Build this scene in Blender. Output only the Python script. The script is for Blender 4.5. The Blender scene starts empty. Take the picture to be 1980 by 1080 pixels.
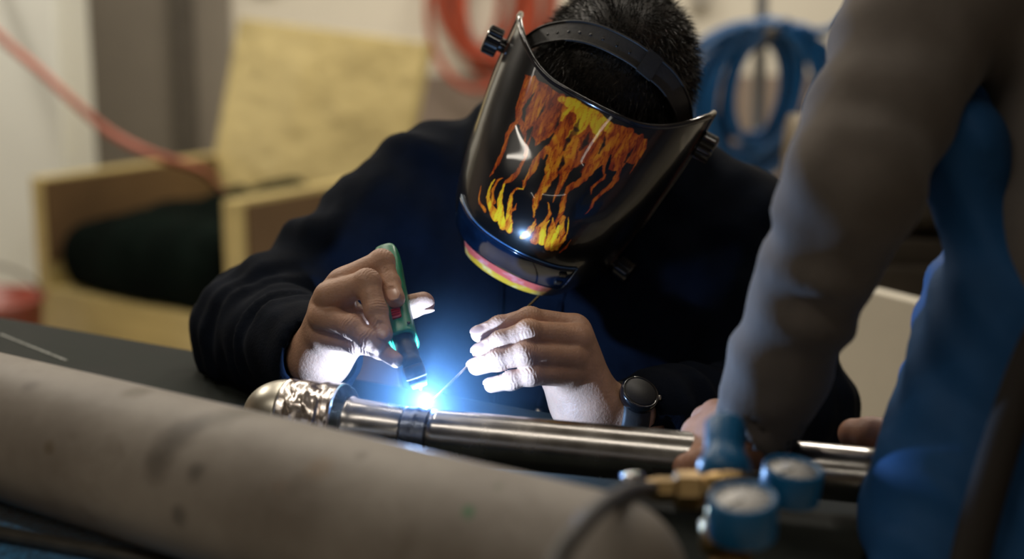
import bpy, bmesh, math, random
import numpy as np
from mathutils import Vector, Matrix, Quaternion

random.seed(7); np.random.seed(7)
scene = bpy.context.scene
COL = scene.collection
PI = math.pi

# ------------------------------------------------------------------ camera
FPX = 2750.0                       # focal length in pixels of the 1980x1080 frame (50 mm)
TABLE_Z = 0.90
CAM = np.array([0.0, 0.0, TABLE_Z + 0.378])
TILT = math.radians(12.0)
RIGHT = np.array([1.0, 0, 0])
FWD = np.array([0, math.cos(TILT), -math.sin(TILT)])
UPV = np.array([0, math.sin(TILT), math.cos(TILT)])
cam_data = bpy.data.cameras.new('camera')
cam_data.sensor_width = 36.0
cam_data.lens = 36.0 * FPX / 1980.0
cam_data.clip_start = 0.05
cam_data.dof.use_dof = True
cam_data.dof.focus_distance = 1.185
cam_data.dof.aperture_fstop = 2.6
cam_data.dof.aperture_blades = 0
cam = bpy.data.objects.new('camera', cam_data)
COL.objects.link(cam)
cam.location = CAM
cam.rotation_euler = (PI / 2 - TILT, 0, 0)
scene.camera = cam

# ------------------------------------------------------------------ world, exposure
world = bpy.data.worlds.new('world'); scene.world = world
world.use_nodes = True
wbg = world.node_tree.nodes['Background']
wbg.inputs[0].default_value = (0.9, 0.85, 0.75, 1); wbg.inputs[1].default_value = 0.02
vs = scene.view_settings
vs.view_transform = 'Standard'; vs.look = 'None'; vs.gamma = 1.0; vs.use_curve_mapping = False
vs.exposure = 0.0
scene.cycles.caustics_reflective = False; scene.cycles.caustics_refractive = False

# the welding arc: the strong blue-white light of the picture
def P(px, py, Z):
    """point Z metres in front of the camera plane, seen at pixel (px, py) of the 1980x1080 frame"""
    return CAM + Z * (FWD + (px - 990.0) / FPX * RIGHT + (540.0 - py) / FPX * UPV)
ARC = P(822, 777, 1.116)
arc_l = bpy.data.lights.new('arc_light', 'POINT')
arc_l.energy = 4.0; arc_l.color = (0.33, 0.56, 1.0); arc_l.shadow_soft_size = 0.0035
arc_o = bpy.data.objects.new('arc_light', arc_l); COL.objects.link(arc_o)
arc_o.location = ARC

# fluorescent tubes under the ceiling: (x, y, z, length, heading, watt)
CEIL_Z = 3.1
TUBES = [(-0.75, 2.30, 2.75, 1.5, 90, 12), (0.45, 1.75, 2.75, 1.5, -20, 7), (-0.9, 0.35, 2.75, 1.5, -28, 7.5), (0.9, -1.9, 2.75, 1.5, 0, 4.5), (-0.7, -2.6, 2.75, 1.5, 90, 4.5),
         (-2.0, 3.4, 2.75, 1.5, 90, 33), (0.9, 3.9, 2.75, 1.5, 90, 31), (-0.5, 4.1, 2.75, 1.5, 0, 30)]
for tx, ty, tz, tl, th, tw in TUBES:
    L = bpy.data.lights.new('tube_light', 'AREA'); L.shape = 'RECTANGLE'
    L.size = tl; L.size_y = 0.05; L.energy = tw; L.color = (1.0, 0.91, 0.78)
    o = bpy.data.objects.new('tube_light', L); COL.objects.link(o)
    o.location = (tx, ty, tz - 0.035); o.rotation_euler = (0, 0, math.radians(th))

# ------------------------------------------------------------------ materials
def new_mat(name):
    m = bpy.data.materials.new(name); m.use_nodes = True
    nt = m.node_tree
    return m, nt, nt.nodes['Principled BSDF']
def noise_node(nt, scale, detail=4, rough=0.55, dist=0.0, coord='Object', mapping=None):
    tc = nt.nodes.new('ShaderNodeTexCoord')
    n = nt.nodes.new('ShaderNodeTexNoise')
    n.inputs['Scale'].default_value = scale; n.inputs['Detail'].default_value = detail
    n.inputs['Roughness'].default_value = rough; n.inputs['Distortion'].default_value = dist
    src = tc.outputs[coord]
    if mapping:
        mp = nt.nodes.new('ShaderNodeMapping'); mp.inputs['Scale'].default_value = mapping
        nt.links.new(src, mp.inputs['Vector']); src = mp.outputs[0]
    nt.links.new(src, n.inputs['Vector'])
    return n
def ramp(nt, fac, stops):
    r = nt.nodes.new('ShaderNodeValToRGB')
    el = r.color_ramp.elements
    while len(el) < len(stops): el.new(0.5)
    for e, (p, c) in zip(el, stops):
        e.position = p; e.color = (*c, 1) if len(c) == 3 else c
    nt.links.new(fac, r.inputs[0]); return r
def mat(name, base, rough=0.5, metal=0.0, var=0.18, scale=12, bump=0.0, bscale=120, bdist=0.002,
        coat=0.0, sheen=0.0, sss=0.0, mapping=None, detail=4, spec=None, bmapping=None, rvar=0.0, aniso=0.0):
    m, nt, b = new_mat(name)
    n = noise_node(nt, scale, detail, mapping=mapping)
    lo = tuple(max(0, c * (1 - var)) for c in base); hi = tuple(min(1, c * (1 + var)) for c in base)
    r = ramp(nt, n.outputs['Fac'], [(0.32, lo), (0.68, hi)])
    nt.links.new(r.outputs[0], b.inputs['Base Color'])
    b.inputs['Roughness'].default_value = rough; b.inputs['Metallic'].default_value = metal
    if rvar:
        rr = ramp(nt, n.outputs['Fac'], [(0.3, (rough - rvar,) * 3), (0.7, (rough + rvar,) * 3)])
        nt.links.new(rr.outputs[0], b.inputs['Roughness'])
    b.inputs['Coat Weight'].default_value = coat
    b.inputs['Sheen Weight'].default_value = sheen
    b.inputs['Anisotropic'].default_value = aniso
    if spec is not None: b.inputs['Specular IOR Level'].default_value = spec
    if sss:
        b.inputs['Subsurface Weight'].default_value = sss
        b.inputs['Subsurface Radius'].default_value = (1.0, 0.35, 0.2); b.inputs['Subsurface Scale'].default_value = 0.004
    if bump:
        bn = noise_node(nt, bscale, 5, mapping=bmapping)
        bp = nt.nodes.new('ShaderNodeBump'); bp.inputs['Strength'].default_value = bump; bp.inputs['Distance'].default_value = bdist
        nt.links.new(bn.outputs['Fac'], bp.inputs['Height']); nt.links.new(bp.outputs[0], b.inputs['Normal'])
    return m

# ------------------------------------------------------------------ object helpers
def link(name, me, parent=None, material=None, smooth=True):
    o = bpy.data.objects.new(name, me); COL.objects.link(o)
    if parent is not None: o.parent = parent
    if material is not None:
        for mm in (material if isinstance(material, (list, tuple)) else [material]): me.materials.append(mm)
    if smooth and len(me.polygons): me.polygons.foreach_set('use_smooth', [True] * len(me.polygons))
    return o
def tag(o, label, cat, group=None):
    o['label'] = label; o['category'] = cat
    if group: o['group'] = group
    return o
def struct(o):
    o['kind'] = 'structure'; return o
def empty(name, loc=(0, 0, 0), label=None, cat=None, group=None, matrix=None):
    o = bpy.data.objects.new(name, None); COL.objects.link(o); o.empty_display_size = 0.05
    o.location = loc
    if matrix is not None: o.matrix_world = matrix
    if label: tag(o, label, cat, group)
    return o
def mesh_np(verts, faces, name='mesh'):
    me = bpy.data.meshes.new(name)
    verts = np.asarray(verts, dtype=np.float32).reshape(-1, 3)
    if isinstance(faces, np.ndarray):
        k = faces.shape[1]; nf = len(faces)
        me.vertices.add(len(verts)); me.vertices.foreach_set('co', verts.ravel())
        me.loops.add(nf * k); me.loops.foreach_set('vertex_index', faces.ravel().astype(np.int32))
        me.polygons.add(nf); me.polygons.foreach_set('loop_start', np.arange(0, nf * k, k, dtype=np.int32))
        me.update(calc_edges=True); me.validate()
    else:
        me.from_pydata([tuple(map(float, v)) for v in verts], [], [tuple(f) for f in faces]); me.update()
    return me
def bm_mesh(bm, name='mesh'):
    me = bpy.data.meshes.new(name); bm.to_mesh(me); bm.free(); return me
def box_bm(bm, c, size, rot=None, bevel=0.0):
    r = bmesh.ops.create_cube(bm, size=1.0)
    vsn = r['verts']
    bmesh.ops.scale(bm, vec=size, verts=vsn)
    if bevel:
        es = list({e for v in vsn for e in v.link_edges})
        rb = bmesh.ops.bevel(bm, geom=es, offset=bevel, segments=2, affect='EDGES', profile=0.5)
        vsn = list({v for f in rb['faces'] for v in f.verts} | {v for v in vsn if v.is_valid})
    M = Matrix.Translation(Vector(c))
    if rot is not None: M = M @ rot.to_4x4()
    bmesh.ops.transform(bm, matrix=M, verts=vsn)
def box(name, c, size, parent=None, material=None, rot=None, bevel=0.004, smooth=False):
    bm = bmesh.new(); box_bm(bm, c, size, rot, bevel)
    return link(name, bm_mesh(bm), parent, material, smooth)
def frame_from(axis, hint=(0, 0, 1)):
    z = np.array(axis, float); z /= np.linalg.norm(z)
    h = np.array(hint, float)
    if abs(h @ z) > 0.98: h = np.array([1.0, 0, 0])
    x = np.cross(h, z); x /= np.linalg.norm(x)
    return x, np.cross(z, x), z
def lathe(a, b, prof, seg=32, hint=(0, 0, 1), ribs=0, ribamp=0.0, ribrange=None):
    """surface of revolution about a->b; prof = [(t along 0..1, radius m)]; returns verts, faces (closed ends when radius ~0)"""
    a = np.array(a, float); b = np.array(b, float)
    x, y, z = frame_from(b - a, hint); V = []; F = []
    for i, (t, r) in enumerate(prof):
        c = a + (b - a) * t
        for k in range(seg):
            an = 2 * PI * k / seg; rr = r
            if ribs and (ribrange is None or ribrange[0] <= t <= ribrange[1]): rr = r + ribamp * (1 if math.cos(ribs * an) > 0 else -1)
            V.append(c + (x * math.cos(an) + y * math.sin(an)) * rr)
    n = len(prof)
    for i in range(n - 1):
        for k in range(seg):
            k2 = (k + 1) % seg
            F.append((i * seg + k, i * seg + k2, (i + 1) * seg + k2, (i + 1) * seg + k))
    if prof[0][1] > 1e-5: F.append(tuple(range(seg))[::-1])
    if prof[-1][1] > 1e-5: F.append(tuple((n - 1) * seg + k for k in range(seg)))
    return np.array(V), F
def lathe_obj(name, a, b, prof, parent=None, material=None, seg=32, smooth=True, **kw):
    V, F = lathe(a, b, prof, seg, **kw)
    o = link(name, mesh_np(V, F), parent, material, smooth)
    return o
def catmull(pts, n=12):
    pts = [np.array(p, float) for p in pts]
    pp = [2 * pts[0] - pts[1]] + pts + [2 * pts[-1] - pts[-2]]
    out = []
    for i in range(1, len(pp) - 2):
        p0, p1, p2, p3 = pp[i - 1:i + 3]
        for k in range(n):
            t = k / n
            out.append(0.5 * (2 * p1 + (p2 - p0) * t + (2 * p0 - 5 * p1 + 4 * p2 - p3) * t * t + (3 * p1 - p0 - 3 * p2 + p3) * t ** 3))
    out.append(pts[-1]); return np.array(out)
def tube(pts, r, seg=10):
    pts = np.array(pts, float); n = len(pts)
    T = np.gradient(pts, axis=0); T /= np.linalg.norm(T, axis=1)[:, None] + 1e-12
    x, y, z = frame_from(T[0]); V = []; F = []
    rad = np.full(n, r) if np.isscalar(r) else np.array(r)
    for i in range(n):
        x = x - T[i] * (x @ T[i]); x /= np.linalg.norm(x); y = np.cross(T[i], x)
        for k in range(seg):
            an = 2 * PI * k / seg
            V.append(pts[i] + (x * math.cos(an) + y * math.sin(an)) * rad[i])
    for i in range(n - 1):
        for k in range(seg):
            k2 = (k + 1) % seg
            F.append((i * seg + k, i * seg + k2, (i + 1) * seg + k2, (i + 1) * seg + k))
    F.append(tuple(range(seg))[::-1]); F.append(tuple((n - 1) * seg + k for k in range(seg)))
    return np.array(V), F
def tube_obj(name, pts, r, parent=None, material=None, seg=10):
    V, F = tube(pts, r, seg); return link(name, mesh_np(V, F), parent, material)

# ------------------------------------------------------------------ distance-field sculpting
BIG = 0.08
def smin(a, b, k):
    if k <= 0: return np.minimum(a, b)
    h = np.maximum(k - np.abs(a - b), 0) / k
    return np.minimum(a, b) - h * h * k * 0.25
class Field:
    def __init__(s, lo, hi, h):
        s.lo = np.array(lo, float); s.h = h
        s.n = np.maximum(np.ceil((np.array(hi) - s.lo) / h).astype(int) + 1, 4)
        s.d = np.full(s.n, BIG, np.float32)
    def copy_empty(s):
        f = Field.__new__(Field); f.lo = s.lo; f.h = s.h; f.n = s.n; f.d = np.full(s.n, BIG, np.float32); return f
    def region(s, lo, hi):
        i0 = np.clip(np.floor((lo - s.lo) / s.h).astype(int), 0, s.n); i1 = np.clip(np.ceil((hi - s.lo) / s.h).astype(int) + 1, 0, s.n)
        if np.any(i1 - i0 <= 0): return None, None
        sl = tuple(slice(a, b) for a, b in zip(i0, i1))
        ax = [(s.lo[k] + s.h * np.arange(i0[k], i1[k])).astype(np.float32) for k in range(3)]
        return sl, np.meshgrid(*ax, indexing='ij', sparse=True)
    def cap(s, a, b, ra, rb, k=0.004, fold=0.0, flen=0.03, fph=0.0, flat=None):
        """tapered capsule a->b; fold = amplitude of cloth rings across it; flat = (axis, factor) squashes the section"""
        a = np.array(a, float); b = np.array(b, float); R = max(ra, rb) * (1.6 if flat else 1.0); mg = R + max(k, 0.004) + abs(fold) + 3 * s.h
        sl, g = s.region(np.minimum(a, b) - mg, np.maximum(a, b) + mg)
        if sl is None: return
        X, Y, Z = g; ab = b - a; L2 = ab @ ab + 1e-12
        px, py, pz = X - a[0], Y - a[1], Z - a[2]
        t0 = (px * ab[0] + py * ab[1] + pz * ab[2]) / L2
        t = np.clip(t0, 0, 1)
        dx, dy, dz = px - ab[0] * t, py - ab[1] * t, pz - ab[2] * t
        if flat:
            ax = np.array(flat[0], float); ax /= np.linalg.norm(ax)
            q = dx * ax[0] + dy * ax[1] + dz * ax[2]; e = 1 / flat[1] - 1
            dx, dy, dz = dx + ax[0] * q * e, dy + ax[1] * q * e, dz + ax[2] * q * e
        r = ra + (rb - ra) * t
        if fold:
            L = math.sqrt(L2); u, v, w = frame_from(ab)
            an = np.arctan2(dx * v[0] + dy * v[1] + dz * v[2], dx * u[0] + dy * u[1] + dz * u[2])
            ph = t0 * L / flen * 2 * PI + fph
            r = r + fold * np.sin(ph + 1.3 * np.sin(an + fph) + 0.8 * np.sin(2 * an + 2.1 * fph)) * (0.6 + 0.4 * np.sin(an * 1.0 + 1.7 * fph + ph * 0.35))
        d = np.sqrt(dx * dx + dy * dy + dz * dz) - r
        s.d[sl] = smin(s.d[sl], d.astype(np.float32), k)
    def chain(s, pts, rad, k=0.004, **kw):
        for i in range(len(pts) - 1): s.cap(pts[i], pts[i + 1], rad[i], rad[i + 1], k, **kw)
    def ell(s, c, rad, M=None, k=0.004, sub=False):
        c = np.array(c, float); rad = np.array(rad, float); mg = rad.max() + max(k, 0.004) + 3 * s.h
        sl, g = s.region(c - mg, c + mg)
        if sl is None: return
        X, Y, Z = g; px, py, pz = X - c[0], Y - c[1], Z - c[2]
        if M is None: M = np.eye(3)
        q = [px * M[i][0] + py * M[i][1] + pz * M[i][2] for i in range(3)]
        k0 = np.sqrt(sum((q[i] / rad[i]) ** 2 for i in range(3))); k1 = np.sqrt(sum((q[i] / rad[i] ** 2) ** 2 for i in range(3))) + 1e-9
        d = (k0 * (k0 - 1) / k1).astype(np.float32)
        if sub: s.d[sl] = -smin(-s.d[sl], d, k)
        else: s.d[sl] = smin(s.d[sl], d, k)
    def sub_cap(s, a, b, ra, rb, k=0.003):
        f = s.copy_empty(); f.cap(a, b, ra, rb, 0.0)
        s.d = -smin(-s.d, f.d, k)
    def union(s, o, k): s.d = smin(s.d, o.d, k)
    def grid(s):
        ax = [(s.lo[k] + s.h * np.arange(s.n[k])).astype(np.float32) for k in range(3)]
        return np.meshgrid(*ax, indexing='ij', sparse=True)
    def above(s, z):                       # keep only what lies above z (cloth resting on the table)
        X, Y, Z = s.grid(); s.d = np.maximum(s.d, (z - Z))
    def wrinkle(s, amp, lam, seed=0.0):
        X, Y, Z = s.grid(); q = 2 * PI / lam
        w = np.sin(q * (X + 0.35 * Z) + 2.2 * np.sin(q * 0.41 * Y + seed) + seed) * np.sin(q * 0.8 * (Z - 0.4 * Y) + 1.9 * np.sin(q * 0.37 * X + 2 * seed))
        s.d = s.d + (amp * w).astype(np.float32)
    def mesh(s):
        d = s.d; nx, ny, nz = d.shape; neg = d < 0
        cnt = np.zeros((nx - 1, ny - 1, nz - 1), np.int8)
        for i in (0, 1):
            for j in (0, 1):
                for k in (0, 1): cnt += neg[i:nx - 1 + i, j:ny - 1 + j, k:nz - 1 + k]
        I, J, K = np.nonzero((cnt > 0) & (cnt < 8))
        idx = np.full(cnt.shape, -1, np.int32); idx[I, J, K] = np.arange(len(I))
        corners = [(i, j, k) for i in (0, 1) for j in (0, 1) for k in (0, 1)]
        cv = {c: d[I + c[0], J + c[1], K + c[2]] for c in corners}
        pos = np.zeros((len(I), 3), np.float32); num = np.zeros(len(I), np.float32)
        for c in corners:
            for ax in range(3):
                if c[ax] == 0:
                    c2 = tuple(1 if q == ax else c[q] for q in range(3))
                    v0, v1 = cv[c], cv[c2]; m = (v0 < 0) != (v1 < 0)
                    t = np.where(m, v0 / np.where(m, v0 - v1, 1), 0)
                    for q in range(3): pos[:, q] += np.where(m, c[q] + (t if q == ax else 0), 0)
                    num += m
        pos /= num[:, None]
        V = (np.stack([I, J, K], 1) + pos) * s.h + s.lo
        quads = []
        for ax in range(3):
            b, c = [(1, 2), (2, 0), (0, 1)][ax]
            A = neg; B = np.roll(neg, -1, axis=ax); m = A != B
            e = [slice(None)] * 3; e[ax] = slice(0, d.shape[ax] - 1); e[b] = slice(1, d.shape[b] - 1); e[c] = slice(1, d.shape[c] - 1)
            p = np.argwhere(m[tuple(e)]) + np.array([0 if q == ax else 1 for q in range(3)])
            if not len(p): continue
            def cell(ob, oc):
                q = p.copy(); q[:, b] += ob; q[:, c] += oc; return idx[q[:, 0], q[:, 1], q[:, 2]]
            Q = np.stack([cell(-1, -1), cell(0, -1), cell(0, 0), cell(-1, 0)], 1)
            fl = ~neg[p[:, 0], p[:, 1], p[:, 2]]
            Q[fl] = Q[fl][:, ::-1]; quads.append(Q)
        Q = np.concatenate(quads); Q = Q[(Q >= 0).all(1)]
        return V, Q
def relax(V, Q, it=2, lam=0.5):
    """a little Laplacian smoothing of a quad mesh"""
    n = len(V); E = np.concatenate([Q[:, [0, 1]], Q[:, [1, 2]], Q[:, [2, 3]], Q[:, [3, 0]]])
    for _ in range(it):
        acc = np.zeros_like(V); c = np.zeros(n)
        for q in range(3): acc[:, q] = np.bincount(E[:, 0], V[E[:, 1], q], n) + np.bincount(E[:, 1], V[E[:, 0], q], n)
        c = np.bincount(E[:, 0], minlength=n) + np.bincount(E[:, 1], minlength=n)
        V = V + lam * (acc / np.maximum(c, 1)[:, None] - V)
    return V
def join_np(parts):
    V = np.concatenate([p[0] for p in parts]); off = np.cumsum([0] + [len(p[0]) for p in parts])
    return V, np.concatenate([p[1] + off[i] for i, p in enumerate(parts)])

def on_plane(px, py, z):
    d = FWD + (px - 990.0) / FPX * RIGHT + (540.0 - py) / FPX * UPV
    return CAM + d * ((z - CAM[2]) / d[2])
def V3(a): return Vector((float(a[0]), float(a[1]), float(a[2])))

# ================================================================== the room
M_floor = mat('concrete_floor', (0.62, 0.58, 0.50), 0.6, var=0.2, scale=3, bump=0.15, bscale=60)
M_wall = mat('cream_plaster', (0.70, 0.66, 0.56), 0.85, var=0.05, scale=2, bump=0.1, bscale=80)
M_dado = mat('brown_grey_dado', (0.24, 0.19, 0.155), 0.6, var=0.12, scale=3)
M_white = mat('white_paint', (0.72, 0.74, 0.69), 0.6, var=0.04, scale=2)
M_greydoor = mat('grey_door_paint', (0.225, 0.20, 0.165), 0.5, var=0.12, scale=1.5)
M_ceil = mat('ceiling_paint', (0.30, 0.28, 0.25), 0.9, var=0.05)
WALL_Y = 5.35
struct(box('floor', (0, 0.45, -0.05), (7.4, 10.2, 0.1), None, M_floor, bevel=0))
struct(box('ceiling', (0, 0.45, CEIL_Z + 0.05), (7.4, 10.2, 0.1), None, M_ceil, bevel=0))
struct(box('wall_back', (0, WALL_Y + 0.1, CEIL_Z / 2), (7.4, 0.2, CEIL_Z), None, M_wall, bevel=0))
struct(box('wall_left', (-3.6, 0.4, CEIL_Z / 2), (0.2, 9.8, CEIL_Z), None, M_dado, bevel=0))
struct(box('wall_right', (3.6, 0.4, CEIL_Z / 2), (0.2, 9.8, CEIL_Z), None, M_dado, bevel=0))
struct(box('wall_front', (0, -4.6, CEIL_Z / 2), (7.4, 0.2, CEIL_Z), None, M_dado, bevel=0))
struct(box('trim_1', (1.45, WALL_Y - 0.012, 0.46), (4.1, 0.024, 0.92), None, M_dado, bevel=0.002))
# grey door in the back wall, left, with its frame
dx0 = P(143, 200, 5.45)[0]; dx1 = P(392, 200, 5.45)[0]
d1 = struct(box('door_1', ((dx0 + dx1) / 2, WALL_Y - 0.02, 1.2), (dx1 - dx0 + 0.3, 0.04, 2.4), None, M_greydoor, bevel=0.004))
M_dkgrey = mat('dark_grey_metal', (0.10, 0.088, 0.072), 0.5, var=0.1)
box('frame_post', (dx1 - 0.02, WALL_Y - 0.05, 1.2), (0.075, 0.06, 2.4), d1, M_dkgrey, bevel=0.004)
# white column standing in front of the back wall at the far left
cx1 = P(146, 200, 4.6)[0]
struct(box('trim_2', (cx1 - 0.35, 4.65, CEIL_Z / 2), (0.70, 0.35, CEIL_Z - 0.002), None, M_white, bevel=0.01))
# conduits on the back wall
M_conduit = mat('grey_conduit', (0.36, 0.34, 0.30), 0.5, var=0.1)
for (px, zlo, lab) in ((538, 1.33, 'thin grey conduit on the wall above the armchair, left one'), (612, 1.36, 'thin grey conduit on the wall above the armchair, right one'),
                       (1338, 1.25, 'thin grey conduit on the wall beside the blue hose coil')):
    x = P(px, 20, 5.45)[0]
    c = empty('conduit', (0, 0, 0), lab, 'conduit', 'wall conduits')
    lathe_obj('pipe', (x, WALL_Y - 0.02, zlo), (x, WALL_Y - 0.02, CEIL_Z - 0.02), [(0, 0.018), (1, 0.018)], c, M_conduit, seg=12)
    box('junction_box', (x, WALL_Y - 0.03, zlo - 0.03), (0.07, 0.06, 0.08), c, M_conduit)

# ceiling lamps: housing and tubes around each light
M_lampbody = mat('lamp_housing', (0.7, 0.7, 0.68), 0.4, var=0.03)
names = ['far left fluorescent ceiling lamp running front to back', 'fluorescent ceiling lamp above the welder', 'fluorescent ceiling lamp above the table near the camera', 'fluorescent ceiling lamp behind the camera, right one', 'fluorescent ceiling lamp behind the camera, left one',
         'fluorescent ceiling lamp above the armchair', 'fluorescent ceiling lamp at the far right by the blue hose', 'fluorescent ceiling lamp along the back wall']
for (tx, ty, tz, tl, th, tw), nm in zip(TUBES, names):
    lp = empty('ceiling_lamp', (tx, ty, tz), nm, 'lamp', 'fluorescent ceiling lamps'); lp.rotation_euler = (0, 0, math.radians(th))
    box('housing', (0, 0, 0), (tl + 0.06, 0.12, 0.05), lp, M_lampbody, bevel=0.006)
    for s in (-1, 1):
        lathe_obj('suspension_rod', (s * tl * 0.4, 0, 0.02), (s * tl * 0.4, 0, CEIL_Z - tz), [(0, 0.005), (1, 0.005)], lp, M_lampbody, seg=8)

# ================================================================== table
M_table = mat('dark_steel_tabletop', (0.022, 0.026, 0.023), 0.65, metal=0.0, spec=0.08, var=0.35, scale=9, bump=0.12, bscale=70, rvar=0.08)
M_tframe = mat('table_frame_paint', (0.05, 0.05, 0.05), 0.5)
A_ = on_plane(0, 612, TABLE_Z); B_ = on_plane(460, 692, TABLE_Z)
EU = (B_ - A_) / np.linalg.norm(B_ - A_); EV = np.array([-EU[1], EU[0], 0.0])
V_FAR = A_ @ EV
U_R = on_plane(1655, 1056, TABLE_Z) @ EU + 0.01
U_L = U_R - 1.9; V_NEAR = V_FAR - 0.47
def TB(u, v, z): return EU * u + EV * v + np.array([0, 0, z])
TROT = Matrix(((EU[0], EV[0], 0), (EU[1], EV[1], 0), (0, 0, 1)))
tab = empty('work_table', TB((U_L + U_R) / 2, (V_NEAR + V_FAR) / 2, 0), 'dark steel workbench carrying the pipes', 'table')
tab.rotation_euler = (0, 0, math.atan2(EU[1], EU[0]))
bpy.context.view_layer.update()
LW, WW = U_R - U_L, V_FAR - V_NEAR
box('tabletop', (0, 0, TABLE_Z - 0.012), (LW, WW, 0.024), tab, M_table, bevel=0.002)
for sx in (-1, 1):
    for sy in (-1, 1):
        box('leg', (sx * (LW / 2 - 0.06), sy * (WW / 2 - 0.06), (TABLE_Z - 0.024) / 2), (0.05, 0.05, TABLE_Z - 0.024), tab, M_tframe)
    box('end_rail', (sx * (LW / 2 - 0.06), 0, TABLE_Z - 0.055), (0.04, WW - 0.17, 0.06), tab, M_tframe)
for sy in (-1, 1): box('long_rail', (0, sy * (WW / 2 - 0.06), TABLE_Z - 0.055), (LW - 0.17, 0.04, 0.06), tab, M_tframe)
# chalk line on the table top
M_chalk = mat('chalk', (0.28, 0.29, 0.27), 0.9, var=0.5, scale=140)
ca = on_plane(0, 646, TABLE_Z); cb = on_plane(128, 697, TABLE_Z); cm = (ca + cb) / 2; cl = np.linalg.norm(cb - ca)
Rc = Matrix.Rotation(math.atan2(cb[1] - ca[1], cb[0] - ca[0]), 3, 'Z')
ck = box('chalk_line', (0, 0, 0), (cl, 0.0032, 0.0006), None, M_chalk, rot=Rc, bevel=0)
ck.parent = tab; ck.matrix_parent_inverse = tab.matrix_world.inverted(); ck.location = (cm[0], cm[1], TABLE_Z + 0.0003)

# blue blanket over the near edge of the table, flat steel bar on it
M_blue = mat('blue_felt', (0.02, 0.13, 0.28), 0.95, var=0.65, scale=260, sheen=0.3, bump=0.5, bscale=300, detail=2)
u0, u1 = U_L + 0.15, U_R - 0.22
prof = [(V_FAR - 0.375, 0.0015), (V_NEAR + 0.02, 0.0015), (V_NEAR - 0.004, 0.000), (V_NEAR - 0.008, -0.012), (V_NEAR - 0.010, -0.10), (V_NEAR - 0.02, -0.32)]
nu = 60; Vb = []; Fb = []
for i in range(nu + 1):
    u = u0 + (u1 - u0) * i / nu
    for j, (v, z) in enumerate(prof):
        w = 0.004 * math.sin(u * 31) * max(0, j - 2) * 0.6
        Vb.append(TB(u, v - abs(w), TABLE_Z + z))
np_ = len(prof)
for i in range(nu):
    for j in range(np_ - 1): Fb.append((i * np_ + j, (i + 1) * np_ + j, (i + 1) * np_ + j + 1, i * np_ + j + 1))
bl = link('blanket', mesh_np(np.array(Vb), Fb), None, M_blue)
so = bl.modifiers.new('thick', 'SOLIDIFY'); so.thickness = 0.003; so.offset = 1.0
tag(bl, 'blue felt blanket draped over the near table edge under the big pipe', 'blanket')
M_bar = mat('worn_steel_bar', (0.16, 0.15, 0.13), 0.4, metal=0.7, var=0.3, scale=30)
ba = on_plane(-60, 1017, TABLE_Z + 0.008); bb = on_plane(330, 1089, TABLE_Z + 0.008); bm_ = (ba + bb) / 2
barl = np.linalg.norm(bb - ba)
bar = box('flat_bar', (0, 0, 0), (barl + 0.3, 0.010, 0.006), None, M_bar, bevel=0.001)
bar.location = (bm_[0], bm_[1], TABLE_Z + 0.0078); bar.rotation_euler = (0, 0, math.atan2(bb[1] - ba[1], bb[0] - ba[0]))
tag(bar, 'narrow steel flat bar lying on the blue felt blanket', 'steel bar')

# ================================================================== big grey pipe
BR = 0.0520
M_big, nt, b = new_mat('weathered_grey_pipe')
n1 = noise_node(nt, 9, 6, 0.62); r1 = ramp(nt, n1.outputs['Fac'], [(0.32, (0.215, 0.185, 0.155)), (0.62, (0.325, 0.29, 0.25))])
n2 = noise_node(nt, 16, 5, 0.6, 0.6); r2 = ramp(nt, n2.outputs['Fac'], [(0.60, (0, 0, 0)), (0.76, (1, 1, 1))])
mx = nt.nodes.new('ShaderNodeMix'); mx.data_type = 'RGBA'; mx.inputs['B'].default_value = (0.13, 0.10, 0.07, 1)
mf = nt.nodes.new('ShaderNodeMath'); mf.operation = 'MULTIPLY'; mf.inputs[1].default_value = 0.6
nt.links.new(r2.outputs[0], mf.inputs[0]); nt.links.new(mf.outputs[0], mx.inputs['Factor']); nt.links.new(r1.outputs[0], mx.inputs['A'])
last = mx.outputs['Result']
def spot(nt, last, centre, rad, col, strength, soft=0.5, wob=0.012, scale=(1, 1, 1)):
    """a stain of its own colour around a point of the object"""
    tc = nt.nodes.new('ShaderNodeTexCoord'); nz = noise_node(nt, 60, 4)
    sub = nt.nodes.new('ShaderNodeVectorMath'); sub.operation = 'SUBTRACT'; sub.inputs[1].default_value = centre
    nt.links.new(tc.outputs['Object'], sub.inputs[0])
    mul = nt.nodes.new('ShaderNodeVectorMath'); mul.operation = 'MULTIPLY'; mul.inputs[1].default_value = scale
    nt.links.new(sub.outputs[0], mul.inputs[0])
    ln = nt.nodes.new('ShaderNodeVectorMath'); ln.operation = 'LENGTH'; nt.links.new(mul.outputs[0], ln.inputs[0])
    ma = nt.nodes.new('ShaderNodeMath'); ma.operation = 'MULTIPLY_ADD'; ma.inputs[1].default_value = wob; nt.links.new(nz.outputs['Fac'], ma.inputs[0]); nt.links.new(ln.outputs['Value'], ma.inputs[2])
    mr = nt.nodes.new('ShaderNodeMapRange'); mr.inputs['From Min'].default_value = rad * (1 - soft) + wob / 2; mr.inputs['From Max'].default_value = rad * (1 + soft) + wob / 2
    mr.inputs['To Min'].default_value = strength; mr.inputs['To Max'].default_value = 0.0; nt.links.new(ma.outputs[0], mr.inputs['Value'])
    mm = nt.nodes.new('ShaderNodeMix'); mm.data_type = 'RGBA'; mm.inputs['B'].default_value = (*col, 1)
    nt.links.new(mr.outputs[0], mm.inputs['Factor']); nt.links.new(last, mm.inputs['A'])
    return mm.outputs['Result']
pa = on_plane(0, 822, TABLE_Z + BR + 0.0035); pb = on_plane(1200, 1150, TABLE_Z + BR + 0.0035)
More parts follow.
